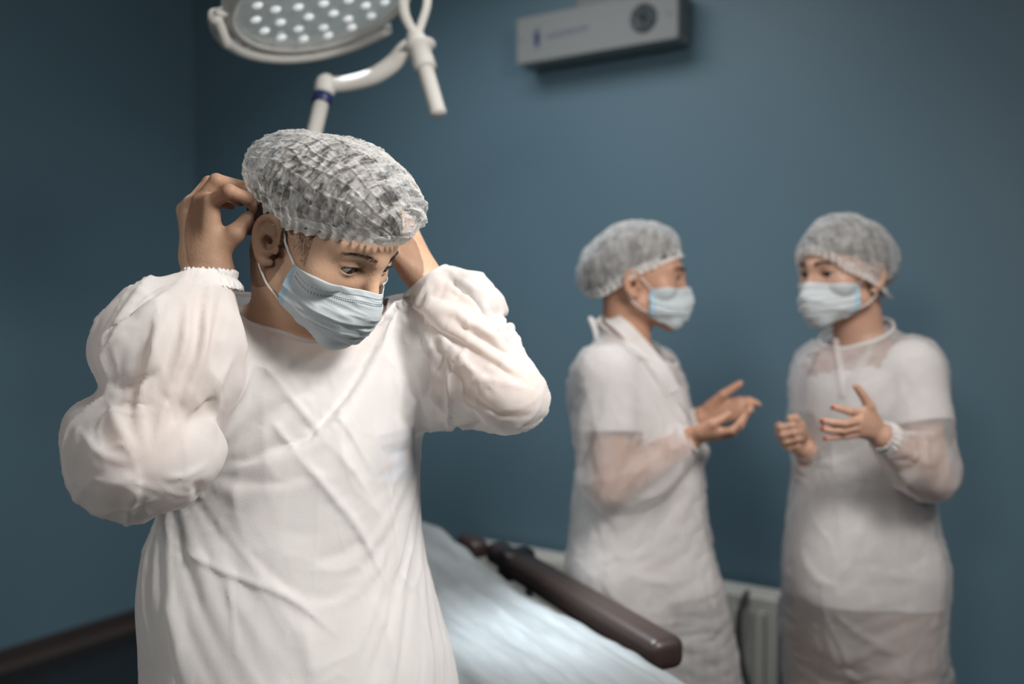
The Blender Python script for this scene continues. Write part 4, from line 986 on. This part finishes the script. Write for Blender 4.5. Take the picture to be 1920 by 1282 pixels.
S1 = [  # creases of the front gown, (path, width, height, skew)
 ([(418, 615), (500, 690), (575, 780), (660, 880), (700, 940)], 16, 9, .6), ([(470, 600), (540, 680), (640, 790), (705, 900)], 12, 6, -.6),
 ([(440, 690), (520, 800), (600, 900), (680, 1000), (745, 1130)], 18, 7, .5), ([(330, 700), (400, 800), (440, 930), (480, 1080)], 22, 7, 0),
 ([(320, 1015), (360, 1042), (420, 1072), (540, 1120), (640, 1200)], 12, 7, -.6), ([(426, 1072), (436, 1140), (446, 1240)], 7, 5, 0),
 ([(600, 650), (625, 720), (640, 770), (690, 850)], 14, 4, .5), ([(700, 790), (735, 960), (740, 1075)], 12, 6, .6), ([(780, 900), (760, 1000), (735, 1090)], 14, 6, 0),
 ([(590, 890), (680, 1010), (745, 1130)], 9, 6, .5), ([(786, 950), (768, 1040), (748, 1128)], 9, 5, -.5), ([(160, 718), (215, 730), (265, 715), (300, 690)], 10, -12, 0), ([(125, 745), (150, 800), (140, 860)], 9, 6, 0), ([(405, 745), (380, 760), (350, 800)], 9, -8, 0), ([(150, 895), (225, 888), (260, 905), (330, 935)], 8, 5, 0), ([(300, 1100), (330, 1180), (350, 1290)], 30, 6, 0), ([(560, 1150), (580, 1220), (590, 1290)], 24, 5, 0), ([(700, 1120), (730, 1200), (740, 1290)], 30, 6, 0), ([(770, 1080), (800, 1180), (815, 1290)], 18, 6, .5),
 # right sleeve, fanning up from the elbow
 ([(272, 860), (262, 760), (290, 650), (320, 560)], 15, 9, .5), ([(285, 858), (310, 760), (345, 650), (355, 560)], 14, 8, -.4), ([(300, 850), (350, 740), (385, 640), (385, 560)], 13, 8, .4),
 ([(262, 865), (225, 800), (205, 745)], 18, 8, 0), ([(255, 870), (190, 850), (145, 800), (140, 760)], 18, 8, .5), ([(268, 880), (220, 905), (170, 890)], 14, 7, 0),
 ([(330, 850), (400, 780), (410, 720), (440, 660)], 13, 6, .4), ([(300, 895), (350, 890), (395, 860)], 12, 7, .5), ([(290, 905), (330, 925), (370, 915)], 10, 5, 0), ([(165, 712), (210, 720), (260, 700)], 9, -9, 0),
 ([(180, 650), (215, 610), (262, 590)], 12, 7, .4), ([(170, 700), (200, 660), (240, 625)], 10, 6, 0), ([(255, 585), (285, 560), (320, 535)], 9, 7, .5),
 # left sleeve
 ([(800, 560), (880, 590), (950, 620)], 14, 8, .5), ([(790, 600), (860, 640), (940, 690), (1010, 740)], 14, -9, .5), ([(810, 610), (880, 690), (960, 760)], 13, 9, -.5),
 ([(880, 530), (950, 640), (1010, 720)], 16, 7, 0), ([(790, 790), (850, 700), (880, 640)], 15, 8, .5), ([(795, 740), (830, 680), (850, 630)], 12, -7, 0), ([(890, 740), (930, 770), (990, 775)], 11, -7, 0),
 ([(800, 825), (880, 800), (960, 780)], 12, 5, .5), ([(860, 740), (900, 710), (960, 720), (1010, 735)], 10, 7, .6), ([(790, 555), (800, 580), (860, 590)], 8, 6, 0), ([(830, 520), (870, 530), (910, 560)], 9, 6, .4),
]


def hold_edge(v): return np.minimum.reduce([np.linalg.norm(v - cR, axis=1), np.linalg.norm(v - cL, axis=1), np.linalg.norm(v - nkc, axis=1) - .06])
def hold1(v):
    h = np.interp(v[:, 2], [1.0, 1.22, 1.35], [.26, .20, .14]); arm = (v[:, 0] < -.375) & (v[:, 2] > 1.2); h[arm] = .14
    h[v[:, 0] > -.10] = .10; h[v[:, 2] < 1.0] = .40; return np.where(hold_edge(v) < .045, 1., h)
T1 = pants(J, .012, .95); G1s = Sdf(); follow(G1s, B1, .009); G1s.add(lambda p: T1.ev(p) - .005, V(*(J['pelvis'][:2]), .55), .75, .01)
mL = J['shL'] + (J['elL'] - J['shL']) * .50; mR = J['shR'] + (J['elR'] - J['shR']) * .50
v, f = surface_nets(G1s, .008); v, f = cut(v, f, [(nkc - nkax * .012, nkax, .14), (mL, J['elL'] - J['shL'], .08), (mR, J['elR'] - J['shR'], .08), (V(*(J['pelvis'][:2]), .82), V(0, 0, -1), 2.)])
mesh_obj('scrub_shirt', v, f, M['scrubs'], p1)
Bc1 = Sdf(); Bc1.p = B1.p + G1s.p + T1.p
gown1, bv1 = garment('surgical_gown', p1, G1, .0075, [(nkc, nkax, .13), (cR + axR * .004, axR, .10), (cL + axL * .004, axL, .10), (V(-.3, 1.3, .52), V(0, 0, -1), 1.)], M['gown'], hold1, Bc1,
    S1, [(p, w * .5, h * .85, k) for p, w, h, k in S1], grow=.018, grav=.5, rough=lambda v: np.where((v[:, 0] < -.40) & (v[:, 2] > 1.23) | (v[:, 0] > -.12) & (v[:, 2] > 1.2), .0034, .0012))
binding('neck_binding', gown1, nkc, .0032, M['cuff'])
lower(p1, J, T1, M['scrubs'])
cuff_ring(gown1, cR, axR, .0300, .040, .012, M['cuff'], ell=.95); cuff_ring(gown1, cL, axL, .0305, .040, .012, M['cuff'])
# name badge showing faintly through the gown
def on_gown(px, py, inn):
    r = norm(ray(px, py)); h = bv1.ray_cast(Vector((0, 0, CAM_Z)), Vector(r)); return np.array(h[0]) + r * inn
bc = [on_gown(x, y, .006) for x, y in ((706, 816), (776, 796), (779, 888), (719, 906))]
def bq(u, w, z=0.): 
    n = norm(np.cross(bc[1] - bc[0], bc[3] - bc[0])); n = n * (-1 if n[1] > 0 else 1)
    return (bc[0] * (1 - u) + bc[1] * u) * (1 - w) + (bc[3] * (1 - u) + bc[2] * u) * w + n * z
BPX = np.array([(706, 816), (776, 796), (779, 888), (719, 906)], float)
def patch(r, n=7):
    g = np.array([[on_gown(*((BPX[0] * (1 - u) + BPX[1] * u) * (1 - w) + (BPX[3] * (1 - u) + BPX[2] * u) * w), .0050 - r[4]) for w in np.linspace(r[1], r[3], n)] for u in np.linspace(r[0], r[2], n)])
    v, f = grid(g); return v, f.tolist()
bd = mesh_obj('name_badge', *patch((0, 0, 1, 1, .0006)), M['badge_white'], p1)
mesh_obj('badge_header', *patch((.02, .02, .98, .32, .0014)), M['badge_blue'], bd)
mesh_obj('badge_emblem', *patch((.78, .40, .92, .66, .0018), 3), M['badge_red'], bd); mesh_obj('badge_print', *patch((.14, .52, .24, .80, .0018), 3), M['badge_red'], bd)
mesh_obj('badge_lettering', *join([patch((.05 + .075 * i, .10 + .03 * (i % 3), .085 + .075 * i, .24, .0024), 2) for i in range(12)]), M['badge_white'], bd, smooth=False)
print('gown1', time.time() - T0)

def Y(x, y, d): return P(1280 + x / 4.8, 690 + y / 4.8, d)
def px_rows(S, rows, d, yaw, across, grow=0., k=.02):
    """rows of (py, left, right) outline of the trunk -> loft; 'across' = half breadth of the body"""
    out = []
    for py, l, r in rows:
        a_, b_ = P(l, py, d), P(r, py, d); w = (b_[0] - a_[0]) / 2; c = (a_ + b_) / 2; a = across * (1 if py > 700 else .80 if py > 660 else .62)
        b = math.sqrt(max(w * w - (a * math.cos(yaw)) ** 2, .0035)) / abs(math.sin(yaw)); out.append((c[2], c[0], c[1], a + grow, max(b + grow, .05)))
    S.loft(out, yaw, k)

# ================================================================== woman at the back, facing right
R2 = frame(80, 3, 0); O2 = P(1199, 535, 2.12); J2 = dict(yaw=math.radians(70), pelvis=V(.27, 2.13, .90), neck=P(1178, 655, 2.13))
J2['skull'] = O2 + R2 @ V(0, -.03, -.03)
J2['shR'] = P(1138, 705, 1.995); J2['elR'] = P(1142, 915, 1.955); J2['wrR'] = P(1296, 822, 1.975)
J2['shL'] = P(1215, 700, 2.27); J2['elL'] = P(1245, 880, 2.25); J2['wrL'] = P(1315, 785, 2.14)
legs(J2, .075)
p2 = empty('person', (.27, 2.13, 0), 'person in white gown and cap standing at the back, facing right, both hands held out', 'person')
B2 = Sdf(); body_skeleton(B2, J2, True, .91); add_head(B2, O2, R2, .97)
add_hand(B2, Y(75, 600, 1.972), [Y(330, 570, 1.935), Y(345, 592, 1.950), Y(340, 605, 1.967), Y(318, 600, 1.985)],
    [[Y(440, 560, 1.925), Y(510, 495, 1.925), Y(552, 430, 1.930)], [Y(455, 575, 1.950), Y(520, 520, 1.945), Y(560, 455, 1.950)], [Y(440, 590, 1.970), Y(500, 545, 1.965), Y(535, 485, 1.970)], [Y(400, 590, 1.992), Y(450, 560, 1.990), Y(480, 515, 1.990)]],
    [Y(160, 560, 1.945), Y(265, 500, 1.930), Y(345, 462, 1.930), Y(415, 415, 1.930)], .90, .0150)
add_hand(B2, Y(170, 440, 2.140), [Y(505, 295, 2.105), Y(520, 345, 2.10), Y(510, 395, 2.10), Y(480, 440, 2.105)],
    [[Y(600, 290, 2.10), Y(645, 308, 2.095), Y(685, 325, 2.090)], [Y(600, 340, 2.09), Y(612, 372, 2.075), Y(585, 392, 2.070)], [Y(580, 395, 2.09), Y(575, 420, 2.075), Y(545, 425, 2.070)], [Y(545, 440, 2.10), Y(545, 462, 2.09), Y(515, 465, 2.08)]],
    [Y(250, 340, 2.125), Y(365, 240, 2.105), Y(440, 190, 2.10), Y(518, 138, 2.095)], .93, .0160)
build_body(p2, B2, [(O2, .155), (Y(300, 520, 1.95), .105), (Y(380, 340, 2.11), .105)], .0028, .010, M['skin_w'])
eyes(p2, O2, R2, (0, 1, -.02), .97); brows(p2, B2, O2, R2, 260, .97, r=.0005)
rt2 = [(-.12, -.040), (-.068, -.026), (0, .020), (.05, .046), (.084, .064), (.12, .084)]
hair_cap(p2, O2, R2, .97, lambda q: q[:, 2] > np.interp(q[:, 1], [y for y, z in rt2], [z + .010 for y, z in rt2]), .003, bun=((0, -.095, .015), (.045, .040, .042)))
cap_mesh(p2, O2, R2, 1.0, rt2, (0, -.030, .052), (.088, .122, .082), (.0815, .1015, -.006), tilt=27, n=(260, 130), seed=3, crinkle=.9, mm='cap2')
mask_mesh(p2, B2, O2, R2, .97, (60, 90))
rowsW = ((640, 1128, 1240), (672, 1092, 1268), (720, 1068, 1290), (800, 1075, 1308), (870, 1084, 1318), (930, 1080, 1323), (1000, 1076, 1330), (1100, 1078, 1356), (1200, 1085, 1374), (1282, 1096, 1388), (1600, 1085, 1420), (1850, 1085, 1430))
G2 = Sdf(); px_rows(G2, rowsW, 2.12, J2['yaw'], .172)
chain_px(G2, [(1125, 672, 2.05, 40), (1113, 710, 2.00, 52), (1108, 800, 1.965, 44), (1135, 895, 1.955, 48)], .03)
chain_px(G2, [(1140, 900, 1.955, 46), (1215, 888, 1.96, 52), (1262, 848, 1.97, 42), (1282, 832, 1.975, 32), (1300, 820, 1.975, 24)], .025)
chain_px(G2, [(1205, 668, 2.22, 34), (1228, 710, 2.26, 48), (1258, 850, 2.24, 44), (1290, 815, 2.18, 30), (1312, 788, 2.145, 22)], .025)
G2.cap(J2['neck'] + V(0, 0, -.05), J2['neck'] + (J2['skull'] - J2['neck']) * .8, .076, .066, .03)
cR, cL = P(1294, 823, 1.975), P(1312, 788, 2.143); axR = norm(Y(300, 560, 1.96) - cR); axL = norm(Y(350, 370, 2.11) - cL)
nkc, nkax = P(1182, 640, 2.12), norm(V(.50, -.12, .80))
S2 = [([(1110, 830), (1125, 880), (1150, 925)], 8, 5, 0), ([(1150, 920), (1120, 850), (1105, 800)], 7, 5, .4), ([(1150, 925), (1165, 850), (1190, 800)], 8, 5, 0), ([(1155, 930), (1200, 880), (1260, 840), (1290, 825)], 9, 6, .5), ([(1160, 935), (1220, 930), (1260, 900), (1290, 850)], 8, 5, 0),
      ([(1145, 600), (1180, 640), (1240, 720), (1262, 790)], 8, 4, .5), ([(1310, 1085), (1330, 1180), (1350, 1270)], 12, 9, .7), ([(1150, 1060), (1230, 1090), (1300, 1080)], 9, 5, .5), ([(1140, 1120), (1220, 1150), (1290, 1120)], 9, 4, .5),
      ([(1120, 960), (1115, 1080), (1120, 1250)], 14, 6, 0), ([(1200, 960), (1190, 1080), (1195, 1280)], 16, 5, 0), ([(1270, 950), (1290, 1050), (1300, 1090)], 10, 5, 0), ([(1230, 1180), (1245, 1282)], 14, 6, 0), ([(1140, 720), (1180, 760), (1230, 780)], 10, 4, 0), ([(1270, 700), (1285, 780), (1290, 850)], 9, 4, 0)]
def hold2(v):
    h = np.full(len(v), .16); h[v[:, 2] < 1.0] = .35; return np.where(hold_edge(v) < .04, 1., h)
T2 = pants(J2, .014, .90); G2s = Sdf(); follow(G2s, B2, .008); G2s.add(lambda p: T2.ev(p) - .005, V(*(J2['pelvis'][:2]), .55), .75, .01); px_rows(G2s, [r for r in rowsW if r[0] < 1150], 2.12, J2['yaw'], .150, -.014)
Bc2 = Sdf(); Bc2.p = B2.p + G2s.p + T2.p
gown2, bv2 = garment('surgical_gown', p2, G2, .011, [(nkc, nkax, .12), (cR, axR, .08), (cL, axL, .08), (V(.3, 2.1, .36), V(0, 0, -1), 1.)], M['gown2'], hold2, Bc2, S2, [(p, w * .7, h * .7, k) for p, w, h, k in S2], frames=14, depth=2.05, col_res=.014)
cuff_ring(gown2, cR, axR, .0255, .033, .012, M['cuff']); cuff_ring(gown2, cL, axL, .0255, .033, .012, M['cuff'])
m2 = J2['shR'] + (J2['elR'] - J2['shR']) * .50; m3 = J2['shL'] + (J2['elL'] - J2['shL']) * .50
v, f = surface_nets(G2s, .008); v, f = cut(v, f, [(P(1205, 655, 2.12), norm(V(.78, -.2, .60)), .12), (m2, J2['elR'] - J2['shR'], .075), (m3, J2['elL'] - J2['shL'], .07), (V(.3, 2.1, P(1200, 1130, 2.1)[2]), V(0, 0, -1), 2.)])
q = v * V(1, 1, .5); v = v + vnormals(v, f) * (.003 * ridged(q * 10, 2))[:, None]; mesh_obj('scrub_shirt', v, f, M['scrubs'], p2)
lower(p2, J2, T2, M['scrubs']); binding('neck_binding', gown2, nkc, .004, M['cuff'])
# stand-up collar of the wrap front, and the loose tie behind the neck
def ribbon(pts, w, nrm, n=30, th=.0012):
    p = catmull(pts, n); t = np.gradient(p, axis=0); t /= np.linalg.norm(t, axis=1)[:, None]; s = np.cross(t, nrm); s /= np.linalg.norm(s, axis=1)[:, None]; G = np.stack([p - s * w, p, p + s * w], 1); return grid(G)
v, f = ribbon([P(1136, 590, 2.13), P(1116, 606, 2.12), P(1108, 597, 2.11), P(1116, 618, 2.10), P(1120, 640, 2.10)], .006, V(0, -1, .1)); o = mesh_obj('neck_tie', v, f, M['cuff'], gown2); sd = o.modifiers.new('s', 'SOLIDIFY'); sd.thickness = .001
def collar(root, c, ax, r, h, m, flare=1.05, open_=None, ref=None, ell=1., name='collar', n=120):
    ax = norm(ax); u = norm(np.cross(ax, V(0, 0, 1) if ref is None else ref)); t = np.cross(ax, u); a = np.linspace(0, 2 * math.pi, n + 1); X = []
    for z, k in ((-.014, 1.05), (0, 1.0), (h * .5, .985), (h, .98 * flare), (h * 1.02, .97 * flare), (h * .5, .96)):
        rr = r * k * (1 + .012 * np.sin(a * 9)); X.append(c + ax * z + (np.cos(a) * rr)[:, None] * u + (np.sin(a) * rr * ell)[:, None] * t)
    v, f = grid(np.array(X)); return mesh_obj(name, v, f, m, root)

# ================================================================== man at the back, facing left
R3 = frame(-62, 4, 0); O3 = P(1582, 525, 2.05); J3 = dict(yaw=math.radians(-48), pelvis=V(.79, 2.08, .92), neck=P(1618, 645, 2.075))
J3['skull'] = O3 + R3 @ V(0, -.03, -.03)
J3['shL'] = P(1706, 695, 1.965); J3['elL'] = P(1748, 898, 1.895); J3['wrL'] = P(1652, 818, 1.805)
J3['shR'] = P(1546, 695, 2.19); J3['elR'] = P(1530, 905, 2.15); J3['wrR'] = Y(1120, 730, 2.04)
legs(J3, .08)
p3 = empty('person', (.79, 2.08, 0), 'person in white gown and cap standing far right, facing left, one hand a loose fist', 'person')
B3 = Sdf(); body_skeleton(B3, J3, False, .91); add_head(B3, O3, R3, .98)
add_hand(B3, Y(1745, 560, 1.805), [Y(1600, 405, 1.775), Y(1590, 470, 1.765), Y(1590, 535, 1.768), Y(1605, 590, 1.775)],
    [[Y(1500, 390, 1.755), Y(1420, 366, 1.75), Y(1350, 352, 1.745)], [Y(1460, 498, 1.745), Y(1345, 488, 1.740), Y(1252, 470, 1.738)], [Y(1450, 563, 1.750), Y(1335, 560, 1.745), Y(1256, 546, 1.742)], [Y(1475, 610, 1.76), Y(1370, 624, 1.755), Y(1278, 630, 1.75)]],
    [Y(1715, 470, 1.795), Y(1680, 340, 1.78), Y(1622, 245, 1.775), Y(1562, 165, 1.77)], .86, .0150)
add_hand(B3, Y(1100, 700, 2.04), [Y(872, 525, 2.015), Y(882, 585, 2.018), Y(907, 645, 2.02), Y(945, 700, 2.022)],
    [[Y(888, 535, 1.975), Y(985, 515, 1.962), Y(1040, 528, 1.985)], [Y(905, 600, 1.972), Y(1005, 578, 1.960), Y(1060, 588, 1.985)], [Y(932, 660, 1.975), Y(1030, 638, 1.965), Y(1070, 645, 1.985)], [Y(958, 718, 1.985), Y(1035, 702, 1.975), Y(1065, 700, 1.99)]],
    [Y(1085, 610, 2.01), Y(1062, 525, 1.985), Y(1020, 448, 1.975), Y(968, 452, 1.965)], .90, .0150)
for x_, y_, d_ in ((1350, 352, 1.745), (1252, 470, 1.738), (1256, 546, 1.742), (1278, 630, 1.750), (1562, 165, 1.77)):
    q_ = Y(x_, y_, d_) + V(-.001, -.0042, .001); v, f = lathe(q_, V(-.5, -.8, .2), [(.0035, -.001), (.0033, .0008), (.001, .0014)], 16); mesh_obj('nail', v, f, M['nail'], p3)
build_body(p3, B3, [(O3, .155), (Y(1560, 470, 1.775), .105), (Y(980, 600, 2.0), .085)], .0028, .010, M['skin_m'])
eyes(p3, O3, R3, (0, 1, -.02), .98); brows(p3, B3, O3, R3, 260, .98, r=.0005)
rt3 = [(-.12, -.048), (-.05, -.040), (-.02, -.026), (.067, .022), (.105, .066)]
hair_cap(p3, O3, R3, .98, lambda q: (q[:, 2] > np.interp(q[:, 1], [-.1, -.05, -.02, .04, .08, .1], [-.04, -.02, .02, .05, .062, .075])), .004)
cap_mesh(p3, O3, R3, 1.0, rt3, (0, -.014, .046), (.095, .120, .092), (.0900, .1040, -.004), tilt=14, n=(260, 130), seed=7, crinkle=.8, mm='cap2')
mask_mesh(p3, B3, O3, R3, .98, (60, 90), mm='mask2')
rowsM = ((632, 1560, 1680), (662, 1522, 1730), (705, 1502, 1752), (760, 1500, 1755), (850, 1508, 1740), (920, 1490, 1736), (1000, 1476, 1744), (1085, 1470, 1752), (1130, 1478, 1752), (1200, 1488, 1763), (1282, 1503, 1774), (1600, 1500, 1790), (1850, 1500, 1800))
G3 = Sdf(); px_rows(G3, rowsM, 2.07, J3['yaw'], .160)
chain_px(G3, [(1690, 672, 2.02, 42), (1712, 712, 1.97, 58), (1738, 800, 1.93, 48), (1746, 888, 1.895, 52)], .03)
chain_px(G3, [(1744, 890, 1.89, 54), (1715, 878, 1.855, 50), (1688, 850, 1.83, 40), (1668, 830, 1.815, 30), (1652, 817, 1.805, 23)], .025)
chain_px(G3, [(1560, 675, 2.15, 36), (1540, 710, 2.18, 46), (1528, 860, 2.15, 40), (1515, 850, 2.07, 24), (1510, 842, 2.045, 18)], .025)
G3.cap(J3['neck'] + V(0, 0, -.05), J3['neck'] + (J3['skull'] - J3['neck']) * .8, .078, .068, .03)
cL, cR = P(1654, 818, 1.806), P(1511, 840, 2.045); axL = norm(Y(1600, 500, 1.775) - cL); axR = norm(Y(960, 620, 2.0) - cR)
nkc, nkax = P(1608, 622, 2.06), norm(V(-.30, -.22, .90))
S3 = [([(1560, 640), (1575, 680), (1580, 740)], 7, 4, .5), ([(1630, 620), (1600, 680), (1582, 740)], 8, 5, -.5), ([(1660, 640), (1700, 700), (1740, 760)], 9, 4, 0), ([(1700, 720), (1680, 760), (1660, 790)], 9, 5, 0), ([(1780, 850), (1745, 870), (1700, 850), (1665, 830)], 8, 6, .4),
      ([(1735, 940), (1700, 900), (1670, 850)], 8, 5, 0), ([(1740, 935), (1735, 870), (1740, 820)], 8, 5, 0), ([(1500, 1020), (1530, 1080), (1580, 1100)], 11, 7, .5), ([(1620, 960), (1600, 1040), (1570, 1090)], 12, 6, 0), ([(1650, 1070), (1700, 1085), (1740, 1080)], 8, 4, 0),
      ([(1560, 1140), (1600, 1180), (1690, 1230)], 12, 6, .4), ([(1540, 1150), (1570, 1240), (1620, 1282)], 12, 6, 0), ([(1700, 1000), (1710, 1060)], 12, 5, 0), ([(1600, 880), (1610, 960)], 12, 5, 0), ([(1540, 880), (1520, 980)], 12, 5, 0)]
def hold3(v):
    h = np.full(len(v), .16); h[v[:, 2] < 1.0] = .35; return np.where(hold_edge(v) < .04, 1., h)
T3 = pants(J3, .010, .84); G3s = Sdf(); follow(G3s, B3, .009); G3s.add(lambda p: T3.ev(p) - .005, V(*(J3['pelvis'][:2]), .55), .75, .01); px_rows(G3s, [r for r in rowsM if r[0] < 1250], 2.07, J3['yaw'], .135, -.012)
Bc3 = Sdf(); Bc3.p = B3.p + G3s.p + T3.p
gown3, bv3 = garment('surgical_gown', p3, G3, .011, [(nkc, nkax, .12), (cR, axR, .07), (cL, axL, .07), (V(.8, 2.1, .36), V(0, 0, -1), 1.)], M['gown2'], hold3, Bc3, S3, [(p, w * .7, h * .7, k) for p, w, h, k in S3], frames=14, depth=2.0, col_res=.014)
cuff_ring(gown3, cR, axR, .0265, .032, .012, M['cuff']); cuff_ring(gown3, cL, axL, .0265, .033, .012, M['cuff'])
zh = P(1610, 1112, 2.05)[2]
m2 = J3['shR'] + (J3['elR'] - J3['shR']) * .50; m3 = J3['shL'] + (J3['elL'] - J3['shL']) * .50
v, f = surface_nets(G3s, .008); v, f = cut(v, f, [(P(1602, 652, 2.06), norm(V(-.55, -.42, .72)), .12), (m2, J3['elR'] - J3['shR'], .075), (m3, J3['elL'] - J3['shL'], .078), (V(.8, 2.07, zh), V(-.05, 0, -1), 2.)])
q = v * V(1, 1, .5); v = v + vnormals(v, f) * (.003 * ridged(q * 10 + 4, 2))[:, None]; mesh_obj('scrub_shirt', v, f, M['scrubs'], p3)
lower(p3, J3, T3, M['trousers']); binding('neck_binding', gown3, nkc, .004, M['cuff'])
def on(bv, px, py, lift=.005):
    r = norm(ray(px, py)); h = bv.ray_cast(Vector((0, 0, CAM_Z)), Vector(r)); return P(px, py, 2.0) if h[0] is None else np.array(h[0]) - r * lift
def band(name, root, pts, w, mm='cuff'):
    v, f = ribbon(pts, w, V(0, -1, .15), 40); o = mesh_obj(name, v, f, M[mm], root)
band('collar', gown2, [on(bv2, 1262, 735), on(bv2, 1246, 705), on(bv2, 1226, 676, .008), P(1200, 646, 2.025), P(1172, 616, 2.035), P(1149, 598, 2.08), P(1140, 594, 2.14)], .016)
band('collar', gown3, [on(bv3, 1584, 742), on(bv3, 1578, 700), on(bv3, 1571, 660), P(1567, 634, 2.00)], .006, 'gown2')
band('collar', gown3, [on(bv3, 1584, 742), on(bv3, 1604, 702), on(bv3, 1628, 662), P(1652, 628, 2.02), P(1676, 606, 2.08)], .008, 'gown2')
print('all', time.time() - T0)
